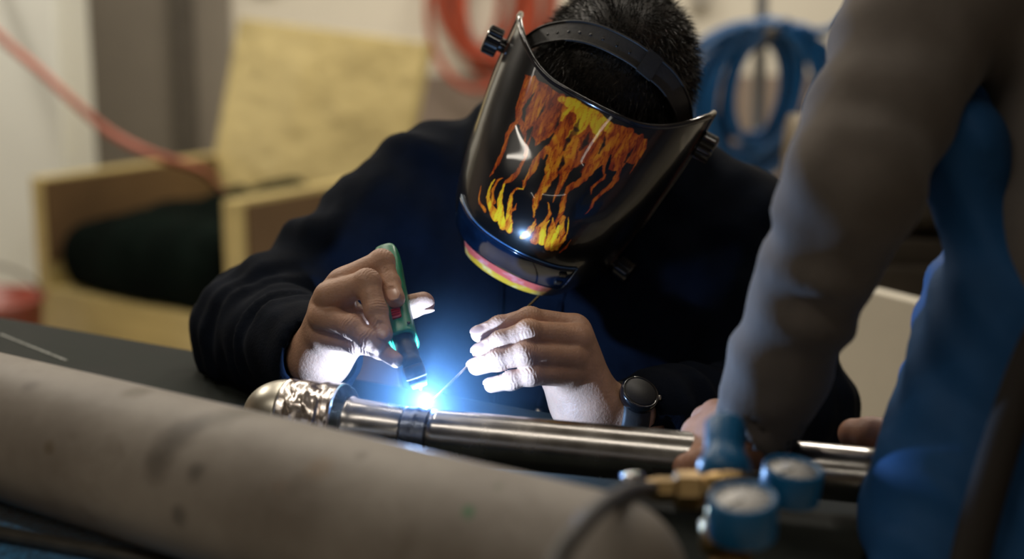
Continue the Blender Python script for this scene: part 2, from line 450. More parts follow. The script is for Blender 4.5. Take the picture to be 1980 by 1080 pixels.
BAX = (pb - pa) / np.linalg.norm(pb - pa)
def near_hit(px, py):
    """first hit of the ray of a pixel with the big pipe"""
    d = FWD + (px - 990.0) / FPX * RIGHT + (540.0 - py) / FPX * UPV; d /= np.linalg.norm(d)
    w = CAM - pa; dp = d - BAX * (d @ BAX); wp = w - BAX * (w @ BAX)
    aa, bb_, cc = dp @ dp, 2 * dp @ wp, wp @ wp - BR * BR; disc = bb_ * bb_ - 4 * aa * cc
    t = (-bb_ - math.sqrt(max(disc, 0))) / (2 * aa); return CAM + d * t
for (px, py, rad, col, st) in ((905, 985, 0.0028, (0.05, 0.19, 0.08), 0.9), (965, 940, 0.0028, (0.09, 0.13, 0.06), 0.6), (265, 757, 0.009, (0.11, 0.085, 0.05), 0.75),
                              (390, 815, 0.010, (0.09, 0.075, 0.06), 0.6), (352, 836, 0.012, (0.09, 0.075, 0.06), 0.62), (318, 866, 0.011, (0.09, 0.075, 0.06), 0.6), (305, 900, 0.010, (0.09, 0.075, 0.06), 0.5), (440, 803, 0.011, (0.10, 0.085, 0.06), 0.65), (485, 796, 0.012, (0.10, 0.08, 0.05), 0.6), (60, 745, 0.006, (0.09, 0.07, 0.06), 0.5), (700, 880, 0.004, (0.1, 0.08, 0.06), 0.5), (540, 940, 0.005, (0.2, 0.14, 0.1), 0.4),
                              (375, 910, 0.006, (0.08, 0.07, 0.06), 0.6), (345, 995, 0.006, (0.06, 0.055, 0.05), 0.6), (620, 900, 0.008, (0.27, 0.19, 0.12), 0.5), (95, 866, 0.004, (0.13, 0.09, 0.05), 0.6)):
    last = spot(nt, last, tuple(near_hit(px, py)), rad, col, st)
nt.links.new(last, b.inputs['Base Color']); b.inputs['Roughness'].default_value = 0.55
bp = nt.nodes.new('ShaderNodeBump'); bp.inputs['Strength'].default_value = 0.15; bp.inputs['Distance'].default_value = 0.002
bn = noise_node(nt, 90, 5); nt.links.new(bn.outputs['Fac'], bp.inputs['Height']); nt.links.new(bp.outputs[0], b.inputs['Normal'])
pL = pa - BAX * 0.42; pR = pb + BAX * 0.030; LB = np.linalg.norm(pR - pL)
endp = [(1 - 0.05 / LB * (1 - math.sin(q)), BR * (0.12 + 0.88 * math.cos(q) ** 0.8)) for q in [i / 12 * PI / 2 for i in range(13)]]
bp_e = empty('grey_pipe', (0, 0, 0), 'thick stained grey steel pipe lying across the foreground of the workbench', 'pipe')
V, F = lathe(pL, pR, [(0, BR)] + [(0.02 * i, BR) for i in range(1, 46)] + endp, 72)
link('barrel', mesh_np(V, F), bp_e, M_big)
V, F = lathe(pL - BAX * 0.001, pL + BAX * 0.05, [(0, BR * 0.93), (0.01, BR * 0.99), (1, BR * 0.99)], 72)

# ================================================================== stainless pipe being welded
SZ = TABLE_Z + 0.0345
qa = on_plane(1000, 856, SZ); qb = on_plane(1600, 912, SZ); SAX = (qb - qa) / np.linalg.norm(qb - qa)
def at_px(px):
    """point of the steel pipe's axis seen at column px"""
    lo, hi = -1.0, 1.0
    for _ in range(50):
        m = (lo + hi) / 2; p = qa + SAX * m - CAM
        x = 990 + FPX * (p @ RIGHT) / (p @ FWD)
        if x < px: lo = m
        else: hi = m
    return qa + SAX * lo
SR = 0.0200
M_steel = mat('brushed_steel', (0.40, 0.385, 0.37), 0.24, metal=1.0, var=0.16, scale=30, bump=0.06, bscale=60, bmapping=(1, 1, 1), rvar=0.06)
M_steel2 = mat('satin_steel_cap', (0.52, 0.49, 0.42), 0.33, metal=1.0, var=0.1, scale=14)
M_bead = mat('weld_bead', (0.20, 0.235, 0.31), 0.28, metal=1.0, var=0.4, scale=60, bump=0.3, bscale=90)  # bluish base colour carries the arc's blue light on the bead
M_foil = mat('aluminium_foil', (0.66, 0.60, 0.56), 0.22, metal=1.0, var=0.1, scale=20, bump=0.25, bscale=90)
M_tape = mat('dark_tape', (0.035, 0.03, 0.026), 0.6)
sp = empty('steel_pipe', tuple(at_px(1000)), 'brushed stainless pipe being welded, foil band and domed end on its left', 'pipe')
sp.location = (0, 0, 0)
def seg_prof(p0, p1, prof): return p0, p1, prof
c0, c1, c2, c3, c4, c5 = at_px(478), at_px(560), at_px(664), at_px(786), at_px(834), at_px(1722)
lathe_obj('end_cap', c0, c1, [(0.5 - 0.5 * math.cos(q) if False else 1 - math.cos(q), 0.0335 * math.sin(q) ** 0.75) for q in [0.02 + i / 24 * (PI / 2 - 0.02) for i in range(25)]] , sp, M_steel2, seg=64)
# crumpled foil: dense band with random creases
nx_, ns = 72, 150; Vf = []; Ff = []
x_, y_, z_ = frame_from(c2 - c1)
rng = np.random.RandomState(3)
cre = [(rng.rand(), rng.rand() * 2 * PI, rng.uniform(0.04, 0.14), rng.uniform(0.15, 0.5), rng.uniform(-1, 1) * 0.0022, rng.uniform(0, PI)) for _ in range(90)]
for i in range(nx_ + 1):
    t = i / nx_
    for k in range(ns):
        an = 2 * PI * k / ns; r = 0.0340
        for (ct, ca_, st, sa, am, ro) in cre:
            da = (an - ca_ + PI) % (2 * PI) - PI; dt = t - ct
            e = (dt * math.cos(ro) / st + da * math.sin(ro) / sa); f = (-dt * math.sin(ro) / st + da * math.cos(ro) / sa)
            if abs(e) < 1 and abs(f) < 2: r += am * (1 - abs(e)) * (1 - abs(f) / 2)
        if i in (0, nx_): r -= 0.0012
        Vf.append(c1 + (c2 - c1) * (t + 0.02 * math.sin(an * 3)) + (x_ * math.cos(an) + y_ * math.sin(an)) * r)
for i in range(nx_):
    for k in range(ns):
        k2 = (k + 1) % ns; Ff.append((i * ns + k, i * ns + k2, (i + 1) * ns + k2, (i + 1) * ns + k))
fo = link('foil_band', mesh_np(np.array(Vf), Ff), sp, M_foil, smooth=False)
lathe_obj('fitting', c2 - (c2 - c1) * 0.3, c3, [(0, 0.0215), (0.25, 0.0215), (0.27, 0.0245), (0.33, 0.0248), (0.37, 0.0232), (0.60, 0.0222), (0.98, SR * 1.02), (1.0, SR)], sp, M_steel, seg=64)
V, F = lathe(c3, c4, [(0, SR)] + [(0.06 + 0.88 * i / 40, SR + 0.0004 + 0.0009 * math.exp(-((i - 20) / 5.0) ** 2) + 0.0002 * math.sin(i * 1.9)) for i in range(41)] + [(1, SR)], 64)
link('weld_bead', mesh_np(V, F), sp, M_bead)
lathe_obj('tube', c4, c5, [(0, SR)] + [(0.02 + 0.975 * i / 20, SR) for i in range(21)] + [(1.0, SR * 0.93), (0.999, SR * 0.9)], sp, M_steel, seg=72)
lathe_obj('bore', c5 - SAX * 0.03, c5 + SAX * 0.0006, [(0, SR * 0.88), (1, SR * 0.88)], sp, M_tape, seg=40)
# dark tape patch on the near side
tp = at_px(1300); tx_, ty_, tz_ = frame_from(SAX); Vt = []; Ft = []
vd = CAM - tp; vd -= SAX * (vd @ SAX); vd /= np.linalg.norm(vd); wd = np.cross(SAX, vd)
for i in range(5):
    for k in range(9):
        an = math.radians(-26 - 5 * k) if wd[2] > 0 else math.radians(26 + 5 * k)
        Vt.append(tp + SAX * (0.0055 * (i - 2)) + (vd * math.cos(an) + wd * math.sin(an)) * (SR + 0.0005))
for i in range(4):
    for k in range(8): Ft.append((i * 9 + k, (i + 1) * 9 + k, (i + 1) * 9 + k + 1, i * 9 + k + 1))
link('tape_patch', mesh_np(np.array(Vt), Ft), sp, M_tape)

# the arc itself: a small glowing pool on the joint
M_arc, nt, b = new_mat('arc_glow')
b.inputs['Emission Color'].default_value = (0.55, 0.75, 1.0, 1); b.inputs['Emission Strength'].default_value = 60
ap = at_px(818); arcdir = ARC - ap; pool = ap + arcdir / np.linalg.norm(arcdir) * (SR + 0.0008)
bm = bmesh.new(); bmesh.ops.create_icosphere(bm, subdivisions=3, radius=0.0046)
bmesh.ops.scale(bm, vec=(1.2, 1.0, 0.8), verts=bm.verts)
ao = link('welding_arc', bm_mesh(bm), None, M_arc); ao.location = pool
tag(ao, 'dazzling blue-white welding arc on the joint of the steel pipe', 'welding arc')
# scattering haze added round the arc, standing in for its blue lens glow
M_halo = bpy.data.materials.new('arc_halo'); M_halo.use_nodes = True; nt = M_halo.node_tree; nt.nodes.clear()
out = nt.nodes.new('ShaderNodeOutputMaterial'); sc_ = nt.nodes.new('ShaderNodeVolumeScatter'); sc_.inputs['Color'].default_value = (0.38, 0.68, 1, 1)
tc = nt.nodes.new('ShaderNodeTexCoord'); ln = nt.nodes.new('ShaderNodeVectorMath'); ln.operation = 'LENGTH'; nt.links.new(tc.outputs['Object'], ln.inputs[0])
mr = nt.nodes.new('ShaderNodeMapRange'); mr.interpolation_type = 'SMOOTHSTEP'; mr.inputs['From Min'].default_value = 0.0; mr.inputs['From Max'].default_value = 0.115
mr.inputs['To Min'].default_value = 0.8; mr.inputs['To Max'].default_value = 0.0
nt.links.new(ln.outputs['Value'], mr.inputs['Value']); nt.links.new(mr.outputs[0], sc_.inputs['Density']); nt.links.new(sc_.outputs[0], out.inputs['Volume'])
bm = bmesh.new(); bmesh.ops.create_icosphere(bm, subdivisions=3, radius=0.118)
fu = link('arc_halo', bm_mesh(bm), None, M_halo); fu.location = ARC; fu['kind'] = 'stuff'
tag(fu, 'thin blue haze added as the glow around the welding arc', 'fume')

# ================================================================== background things
# box armchair in pale yellow board
M_ply = mat('yellow_board', (0.50, 0.40, 0.17), 0.38, var=0.12, scale=3, mapping=(1, 1, 6), coat=0.3)
M_plyback = mat('varnished_yellow_board', (0.56, 0.46, 0.21), 0.24, var=0.10, scale=2.2, coat=0.8, bump=1.0, bscale=2.2, bdist=0.09)
M_brown = mat('brown_board', (0.115, 0.066, 0.028), 0.5, var=0.2, scale=3)
ZA_ = 0.70
FL = on_plane(58, 342, ZA_); CW = 0.835; wdir = np.array([0.829, -0.559, 0.0]); wdir /= np.linalg.norm(wdir); ddir = np.array([-wdir[1], wdir[0], 0]); CD = 0.72
ch = empty('armchair', tuple(FL * [1, 1, 0]), 'large boxy armchair of pale yellow board against the back wall', 'armchair')
ch.rotation_euler = (0, 0, math.atan2(wdir[1], wdir[0])); bpy.context.view_layer.update()
T_ = 0.045
box('side_panel', (T_ / 2, CD / 2, ZA_ / 2), (T_, CD, ZA_), ch, [M_ply], bevel=0.004)
box('side_panel', (CW - T_ / 2, CD / 2, ZA_ / 2), (T_, CD, ZA_), ch, M_ply, bevel=0.004)
box('side_lining', (T_ + 0.004, CD / 2, ZA_ / 2 + 0.22), (0.006, CD - 0.02, ZA_ - 0.46), ch, M_brown, bevel=0)
box('side_lining', (CW + 0.003, CD / 2 + 0.01, ZA_ / 2), (0.006, CD - 0.06, ZA_ - 0.03), ch, M_brown, bevel=0)
box('seat', (CW / 2, CD / 2, 0.35), (CW - 2 * T_, CD, 0.04), ch, M_ply, bevel=0.004)
box('front_board', (CW / 2, 0.012, 0.165), (CW - 2 * T_, 0.024, 0.33), ch, M_ply, bevel=0.004)
bk = box('backrest', (CW / 2, CD + 0.055, 0.45 + 0.32), (CW - 0.03, 0.04, 0.70), ch, M_plyback, rot=Matrix.Rotation(math.radians(-13), 3, 'X') @ Matrix.Rotation(math.radians(4.5), 3, 'Y'), bevel=0.006)
# dark cushion on the seat
M_cush = mat('dark_green_cloth', (0.0022, 0.0045, 0.0035), 1.0, var=0.5, scale=5, spec=0.05)
f = Field((-0.02, -0.05, -0.02), (CW, CD + 0.05, 0.35), 0.013)
f.ell((CW / 2, CD / 2 - 0.06, 0.08), (CW / 2 - 0.06, CD / 2 - 0.05, 0.11), k=0.03)
f.cap((0.14, 0.08, 0.07), (CW - 0.15, 0.08, 0.08), 0.075, 0.095, 0.06); f.cap((0.5, 0.35, 0.13), (CW - 0.15, 0.38, 0.15), 0.08, 0.10, 0.08, fold=0.01, flen=0.1)
f.wrinkle(0.006, 0.12, 1.0); f.above(0.002)
cw_, cq = f.mesh(); cw_ = relax(cw_, cq, 2)
cu = link('cushion', mesh_np(cw_, cq), None, M_cush); cu.matrix_world = ch.matrix_world @ Matrix.Translation((0, 0, 0.37)) @ Matrix.Scale(1.35, 4, (0, 0, 1))
tag(cu, 'dark green crumpled cushion on the seat of the yellow armchair', 'cushion')

# hoses
def hose_coil(name, label, centre, rx, rz, loops, r, m, seedv, tilt=0.0, tail=None, hookm=None):
    rs = np.random.RandomState(seedv); pts = []
    for l in range(loops):
        ax_, az_ = rx * rs.uniform(0.6, 1.1), rz * rs.uniform(0.78, 1.12); ox, oz = rs.uniform(-1.25, 0.8) * rx * 0.36, rs.uniform(-1, 0.6) * rz * 0.12
        yo = -r - 2.0 * r * (l % 4) - 0.3 * r
        for k in range(16):
            an = 2 * PI * k / 16 + PI / 2
            pts.append(np.array(centre) + [ax_ * math.cos(an) + ox + tilt * az_ * math.sin(an), yo + 0.4 * r * math.sin(3 * an + l), az_ * math.sin(an) + oz + (rz * 1.0 - az_)])
    if tail: pts += [np.array(p, float) for p in tail]
    e = empty(name, (0, 0, 0), label, 'hose')
    tube_obj('hose_line', catmull(pts, 4), r, e, m, 8)
    if hookm:
        c = np.array(centre) + [0, 0, rz * 0.8]
        lathe_obj('hook', c + [0, 0, 0], c + [0, -0.14, 0.03], [(0, 0.02), (1, 0.012)], e, hookm, seg=10)
    return e
M_red = mat('red_rubber', (0.36, 0.06, 0.025), 0.5, var=0.2, scale=8)
M_bluehose = mat('blue_rubber', (0.004, 0.080, 0.235), 0.38, var=0.25, scale=8)
rc = P(952, 5, 5.35); rc[1] = WALL_Y - 0.002
hose_coil('hose_coil', 'coil of orange-red hose hung on the cream wall behind the mask', tuple(rc), 0.17, 0.25, 9, 0.013, M_red, 4, 0.0, None, M_dkgrey)
bc = P(1478, 190, 3.6)
# rail that carries the blue hose
hs = empty('hose_stand', (bc[0], bc[1] + 0.06, 0), 'dark upright post that carries the coiled blue hose', 'stand')
box('post', (0, 0.03, 0.75), (0.03, 0.03, 1.5), hs, M_conduit); box('foot', (0, 0.03, 0.015), (0.4, 0.4, 0.03), hs, M_dkgrey)
hose_coil('hose_coil', 'thick coil of bright blue hose hung beyond the welder', tuple(bc + [0.0, 0.05, 0]), 0.17, 0.18, 15, 0.0115, M_bluehose, 11, 0.15,
          [P(1600, 60, 3.55), P(1650, 30, 3.5), P(1760, 60, 3.5)], M_dkgrey)
rh = [P(-90, -40, 3.9) + np.array([-0.42, 0.1, CEIL_Z - 0.02 - P(-90, -40, 3.9)[2]]), P(-90, -40, 3.9) + np.array([-0.25, 0.05, 0.7]), P(-90, -40, 3.9), P(0, 70, 3.9), P(75, 135, 3.9), P(140, 195, 3.9), P(215, 258, 3.95), P(300, 300, 4.0), P(390, 330, 4.25)]
ho = tube_obj('hanging_hose', catmull(rh + [P(440, 380, 4.6)], 8), 0.012, None, mat('faded_red_rubber', (0.42, 0.13, 0.09), 0.5))
tag(ho, 'slack red hose hanging across the white column on the left', 'hose')
# red bucket at the far left
bkt = empty('bucket', tuple(P(-30, 610, 4.0) * [1, 1, 0]), 'red bucket by the foot of the white column', 'bucket')
lathe_obj('pail', (0, 0, 0), (0, 0, 0.40), [(0, 0.13), (0.96, 0.16), (0.97, 0.168), (1, 0.168), (1, 0.155), (0.05, 0.12)], bkt, mat('red_plastic', (0.20, 0.04, 0.025), 0.4))
hp = [(0.16 * math.cos(a), 0.02, 0.39 + 0.1 * math.sin(a)) for a in [i / 14 * PI for i in range(15)]]
tube_obj('handle', hp, 0.005, bkt, M_dkgrey, 8)

# white cabinet and the dark machine behind it, right of the welder
M_cab = mat('cream_lacquer', (0.74, 0.685, 0.56), 0.5, var=0.03)
ca_ = on_plane(1690, 563, 0.86); cb_ = on_plane(1806, 592, 0.86); cd_ = (cb_ - ca_) / np.linalg.norm(cb_ - ca_)
cab = empty('panel_board', tuple((ca_ + cd_ * 0.1) * [1, 1, 0]), 'plain cream board standing on edge between the two people', 'board')
cab.rotation_euler = (0, 0, math.atan2(cd_[1], cd_[0]))
box('panel', (0.02, 0.012, 0.45), (0.74, 0.024, 0.82), cab, M_cab, bevel=0.003)
for x in (-0.25, 0.30): box('foot', (x, 0.012, 0.02), (0.05, 0.30, 0.04), cab, M_dkgrey)
M_mach = mat('dark_machine_paint', (0.035, 0.028, 0.020), 0.5, var=0.4, scale=7)
M_mach2 = mat('worn_brass_grey', (0.12, 0.095, 0.06), 0.45, metal=0.5, var=0.3, scale=9)
mc = on_plane(1760, 470, 0.86); mc = P(1775, 560, 2.55)
mch = empty('pump', (mc[0], mc[1], 0), 'dark pump motor on a stand behind the cream board', 'machine')
box('stand', (0, 0, 0.40), (0.34, 0.30, 0.80), mch, M_mach)
lathe_obj('motor', (-0.16, 0, 0.97), (0.20, 0, 0.97), [(0, 0.04), (0.02, 0.11), (0.3, 0.13), (0.32, 0.145), (0.68, 0.145), (0.7, 0.13), (0.96, 0.12), (1, 0.05)], mch, M_mach, ribs=24, ribamp=0.005, ribrange=(0.31, 0.69))
box('base', (0, 0, 0.82), (0.30, 0.24, 0.045), mch, M_mach)
lathe_obj('flange', (-0.16, 0, 0.97), (-0.24, 0, 0.97), [(0, 0.05), (0.3, 0.05), (0.35, 0.075), (1, 0.075)], mch, M_mach2)
box('terminal_box', (0.02, -0.02, 1.145), (0.11, 0.1, 0.08), mch, M_mach2)
lathe_obj('outlet', (0.12, -0.03, 1.08), (0.12, -0.03, 1.22), [(0, 0.03), (0.7, 0.03), (0.72, 0.045), (1, 0.045)], mch, M_mach2)

# ================================================================== welding mask frame and shape
def mask_basis(roll, pitch, yaw):
    r_, p_, y_ = map(math.radians, (roll, pitch, yaw)); bk = -FWD
    X0 = math.cos(r_) * RIGHT - math.sin(r_) * UPV; U0 = math.sin(r_) * RIGHT + math.cos(r_) * UPV
    Y = U0 * math.cos(p_) + bk * math.sin(p_); Z = bk * math.cos(p_) - U0 * math.sin(p_)
    Z2 = Z * math.cos(y_) - X0 * math.sin(y_); X2 = X0 * math.cos(y_) + Z * math.sin(y_)
    return np.stack([X2, Y, Z2], 1)            # columns = local axes
HB = mask_basis(26.83, 19.9, 1.73)
H_TOP = 0.1814
HO = P(1145.35, 200.4, 1.245) - HB @ np.array([0.0, H_TOP, 0.116])
def HW(p): return HO + HB @ np.array(p, float)
def sm(x, a, b):
    t = np.clip((x - a) / (b - a), 0, 1); return t * t * (3 - 2 * t)
def interp(x, xs, ys):
    """smooth monotone-ish interpolation (numpy, cosine blend)"""
    x = np.asarray(x, float); i = np.clip(np.searchsorted(xs, x) - 1, 0, len(xs) - 2)
    xs = np.array(xs); ys = np.array(ys); t = np.clip((x - xs[i]) / (xs[i + 1] - xs[i]), 0, 1)
    m = np.gradient(ys, xs); h = xs[i + 1] - xs[i]
    return (2 * t**3 - 3 * t**2 + 1) * ys[i] + (t**3 - 2 * t**2 + t) * h * m[i] + (-2 * t**3 + 3 * t**2) * ys[i + 1] + (t**3 - t**2) * h * m[i + 1]
TH_MAX = 1.50
S_KN = [0, 0.07, 0.25, 0.5, 0.75, 1.0]
def shell(th, s, off=0.0):
    """th across (-TH_MAX..TH_MAX), s 0 chin .. 1 top rim -> local coordinates"""
    th = np.asarray(th, float); s = np.asarray(s, float); at = np.abs(th)
    top = H_TOP + 0.0222 * sm(at, 0.3, 1.3); bot = 0.0092 * sm(at, 0.5, 1.5)
    y = bot + (top - bot) * s
    a = interp(s, S_KN, [0.0697, 0.0792, 0.0888, 0.0952, 0.1008, 0.1022]) + off
    b = interp(s, S_KN, [0.1290, 0.1350, 0.1620, 0.165, 0.1399, 0.116]) + off
    n = 2.2; sn, cs = np.sin(th), np.cos(th)
    x = a * np.sign(sn) * np.abs(sn) ** (2 / n); z = b * np.sign(cs) * np.abs(cs) ** (2 / n)
    z = z + 0.0074 * (1 - s) * sm(at, 0.8, 1.5)
    return np.stack([x, y, z], -1)
# head: its own, more strongly bent frame inside the mask
HBH = mask_basis(26.8, 46.0, 3.0)
HC = P(1184, 150, 1.345)
SKR = np.array([0.076, 0.088, 0.088])
def HHW(p): return HC + HBH @ np.array(p, float)
FLAMES = [
    (0.50, [(-724,1840,22),(-678,1745,40),(-644,1640,45),(-610,1550,32)]),
    (0.55, [(-627,1865,45),(-494,1810,72),(-466,1675,54),(-477,1565,27)]),
    (0.45, [(-483,1895,45),(-334,1800,72),(-293,1640,63),(-299,1525,36)]),
    (0.62, [(-414,1705,36),(-443,1585,32),(-454,1475,22)]),
    (0.45, [(-270,1920,45),(-161,1785,72),(-104,1635,72),(-86,1495,54)]),
    (0.97, [(-270,1920,27),(-98,1905,58),(46,1895,72),(218,1885,54)]),
    (0.93, [(-12,1880,68),(0,1780,40),(-23,1690,27),(-46,1625,9)]),
    (0.95, [(86,1875,63),(150,1795,45),(161,1720,18)]),
    (0.90, [(-126,1870,22),(-167,1810,18),(-161,1745,14)]),
    (0.55, [(259,1875,63),(311,1740,81),(334,1620,54)]),
    (0.50, [(420,1895,45),(443,1760,63),(472,1640,32)]),
    (0.40, [(115,1705,72),(138,1565,81),(161,1450,45)]),
    (0.58, [(218,1705,54),(247,1560,54),(253,1455,36)]),
    (0.66, [(0,1640,45),(23,1505,54),(52,1370,40)]),
    (0.62, [(-155,1580,27),(-46,1515,40),(-23,1405,40)]),
    (0.42, [(564,1890,36),(529,1805,45),(518,1700,27),(529,1585,9)]),
    (0.55, [(632,1870,14),(667,1775,22),(655,1695,18),(650,1600,9),(650,1525,3)]),
    (0.50, [(408,1670,27),(489,1590,18),(494,1540,4)]),
    (0.50, [(-581,1540,22),(-610,1440,27),(-615,1345,27),(-586,1275,22),(-569,1190,22),(-581,1095,22),(-581,1020,14),(-610,940,3)]),
    (0.48, [(-569,1255,14),(-569,1150,18),(-586,1120,4)]),
    (0.50, [(-494,1505,32),(-414,1450,27),(-351,1385,27),(-316,1310,22),(-316,1230,18),(-316,1155,27),(-351,1080,32),(-402,1035,14),(-397,975,14)]),
    (0.45, [(-385,1480,36),(-351,1385,22),(-345,1315,9)]),
    (0.52, [(-241,1490,45),(-213,1380,40),(-190,1280,32),(-201,1190,22),(-213,1130,18),(-190,1075,4)]),
    (0.66, [(-144,1460,45),(-86,1370,49),(-29,1300,49),(-35,1235,40),(-35,1165,36),(-40,1080,32),(-35,1020,27),(-12,955,16),(6,885,3)]),
    (0.60, [(35,1435,45),(63,1330,36),(81,1240,22),(86,1160,14),(86,1090,3)]),
    (0.50, [(236,1480,45),(236,1395,32),(201,1315,27),(155,1255,27),(161,1195,18),(173,1130,27),(201,1065,27),(218,990,22),(213,900,14)]),
    (0.42, [(334,1650,36),(368,1545,22),(420,1445,14),(380,1385,14),(357,1340,14),(380,1280,4)]),
    (0.45, [(472,1640,22),(518,1545,22),(540,1445,27),(512,1370,27),(472,1310,22),(454,1245,18),(449,1170,14),(431,1090,3)]),
    (0.60, [(-489,680,22),(-592,685,18),(-644,720,14),(-673,810,4)]),
    (0.85, [(-328,675,45),(-431,745,40),(-518,805,27),(-546,885,18),(-529,970,7)]),
    (0.60, [(-425,805,27),(-489,875,18),(-489,985,14),(-443,1035,4)]),
    (0.92, [(-224,660,54),(-316,755,45),(-362,840,32),(-385,925,18),(-397,1010,9)]),
    (0.75, [(-138,650,36),(-195,765,36),(-253,875,27),(-282,965,18),(-264,1030,11),(-190,1075,4)]),
    (0.90, [(-121,650,14),(-149,735,14),(-207,805,14)]),
    (0.50, [(-213,805,18),(-184,860,14),(-190,920,3)]),
    (0.80, [(-12,650,18),(23,735,32),(35,835,18),(23,885,4)]),
    (0.60, [(109,685,45),(92,820,32),(115,925,22),(109,995,14),(46,1060,4)]),
    (0.92, [(184,685,36),(138,795,32),(132,875,18),(144,935,4)]),
    (0.70, [(259,670,45),(218,820,36),(190,910,18),(150,970,4)]),
    (0.95, [(311,665,27),(259,805,27),(259,895,18)]),
    (0.60, [(339,720,36),(316,850,27),(264,940,22),(247,1010,18)]),
    (0.85, [(345,690,22),(368,805,18),(357,885,11),(299,1020,3)]),
    (0.50, [(408,665,14),(426,725,16),(431,775,9),(449,830,3)]),
]
FLAME_BODY = [(-759,1855),(-448,1945),(-144,1945),(92,1940),(368,1930),(638,1880),(678,1765),(638,1620),(506,1645),(489,1535),(334,1555),(264,1440),(109,1425),(75,1310),(-40,1320),(-144,1365),(-259,1455),(-339,1490),(-408,1470),(-506,1500),(-598,1505),(-678,1575),(-678,1695)]
GASHES = [
    (1.0, [(-552,1810,4),(-564,1715,18),(-569,1625,22),(-535,1565,18),(-489,1550,4)]),
    (1.0, [(-385,1575,9),(-391,1505,27),(-380,1445,18),(-374,1405,4)]),
    (1.0, [(-172,1610,4),(-195,1525,22),(-236,1425,32),(-253,1335,27),(-253,1270,9)]),
    (0.7, [(-23,1825,4),(-17,1725,18),(-29,1625,22),(-23,1535,9)]),
    (0.6, [(81,1770,4),(92,1670,27),(86,1590,14)]),
    (1.0, [(-132,1420,9),(-126,1335,22),(-126,1275,14)]),
    (0.9, [(173,1490,14),(155,1420,32),(138,1340,18)]),
    (0.8, [(230,1800,4),(247,1715,22),(247,1635,9)]),
    (1.0, [(368,1660,9),(385,1575,22),(403,1505,14)]),
    (0.8, [(552,1795,4),(529,1710,18),(529,1640,9)]),
    (0.8, [(-12,1485,4),(6,1415,18),(6,1350,9)]),
    (0.6, [(-391,1820,4),(-374,1725,14),(-385,1655,4)]),
    (0.5, [(-207,1810,4),(-178,1695,18),(-184,1630,4)]),
]

# ================================================================== the welder's mask
HM = Matrix(((*HB[0], HO[0]), (*HB[1], HO[1]), (*HB[2], HO[2]), (0, 0, 0, 1)))
mask = empty('welding_mask', matrix=HM, label='black welding mask with painted orange flames worn by the welder', cat='welding mask')
bpy.context.view_layer.update()
def vnoise(x, y, seed=0):
    """cheap smooth noise from warped sines, about -1..1"""
    r = np.random.RandomState(seed); v = 0
    for k in range(5):
        a, b_, p, q_ = r.uniform(-1, 1, 4); f_ = 1.0 * 1.55 ** k
        v = v + np.sin(f_ * (x * (1 + 0.5 * a) + 0.6 * b_ * y) + 6 * p + 1.4 * np.sin(f_ * (0.8 * y + 0.5 * q_ * x) + 6 * q_)) / 1.5 ** k
    return v / 2.2
NT_, NS_ = 560, 380
thv = np.linspace(-TH_MAX, TH_MAX, NT_); sv = np.linspace(0, 1, NS_)
TT, SSg = np.meshgrid(thv, sv, indexing='ij')
VV = shell(TT, SSg).reshape(-1, 3)
ii, jj = np.meshgrid(np.arange(NT_ - 1), np.arange(NS_ - 1), indexing='ij')
QQ = np.stack([ii * NS_ + jj, (ii + 1) * NS_ + jj, (ii + 1) * NS_ + jj + 1, ii * NS_ + jj + 1], -1).reshape(-1, 4)
me = mesh_np(VV, QQ, 'mask_shell')
# painted flames: colour of the print, per vertex
U_ = (TT * 0.115).ravel(); W_ = (SSg * 0.20).ravel(); sS = SSg.ravel()
wx = U_ + 0.0009 * vnoise(U_ * 190, W_ * 170, 1) + 0.0006 * vnoise(U_ * 520, W_ * 420, 3); wy = W_ + 0.0016 * vnoise(U_ * 150, W_ * 130, 2)
cov = np.zeros_like(U_); heat = np.zeros_like(U_)
def stroke(spn):
    for (x0, y0, w0), (x1, y1, w1) in zip(spn[:-1], spn[1:]):
        ax, ay, bx_, by = x0 * 1e-4, y0 * 1e-4, x1 * 1e-4, y1 * 1e-4; wa, wb = w0 * 1e-4, w1 * 1e-4
        mgn = max(wa, wb) + 0.002
        sel = np.nonzero((wx > min(ax, bx_) - mgn) & (wx < max(ax, bx_) + mgn) & (wy > min(ay, by) - mgn) & (wy < max(ay, by) + mgn))[0]
        if not len(sel): continue
        px_, py_ = wx[sel] - ax, wy[sel] - ay; dx, dy = bx_ - ax, by - ay; L2 = dx * dx + dy * dy + 1e-12
        t = np.clip((px_ * dx + py_ * dy) / L2, 0, 1); dist = np.hypot(px_ - dx * t, py_ - dy * t); w = wa + (wb - wa) * t
        yield sel, np.clip((w - dist) / 0.0006 + 0.5, 0, 1), np.clip(1 - dist / (w + 1e-5), 0, 1)
# broad body of the fire under the upper rim
poly = np.array(FLAME_BODY) * 1e-4; ins = np.zeros(len(wx), bool); k_ = len(poly)
for i in range(k_):
    (x0, y0), (x1, y1) = poly[i], poly[(i + 1) % k_]
    if y0 != y1: ins ^= ((y0 > wy) != (y1 > wy)) & (wx < (x1 - x0) * (wy - y0) / (y1 - y0) + x0)
cov[ins] = 1; heat[ins] = 0.40
for h_, spn in FLAMES:
    hacc = np.zeros_like(U_); cacc = np.zeros_like(U_)
    for sel, c, rel in stroke(spn): cacc[sel] = np.maximum(cacc[sel], c); hacc[sel] = np.maximum(hacc[sel], h_ * (0.82 + 0.22 * rel ** 0.7))
    soft = np.clip(cacc, 0, 1) ** 1.0; heat = heat * (1 - soft) + np.maximum(hacc, heat * 0.8) * soft; cov = np.maximum(cov, cacc)
st1 = vnoise(U_ * 420 + W_ * 60, W_ * 120, 5); st2 = vnoise(U_ * 260 - W_ * 90, W_ * 90, 6)
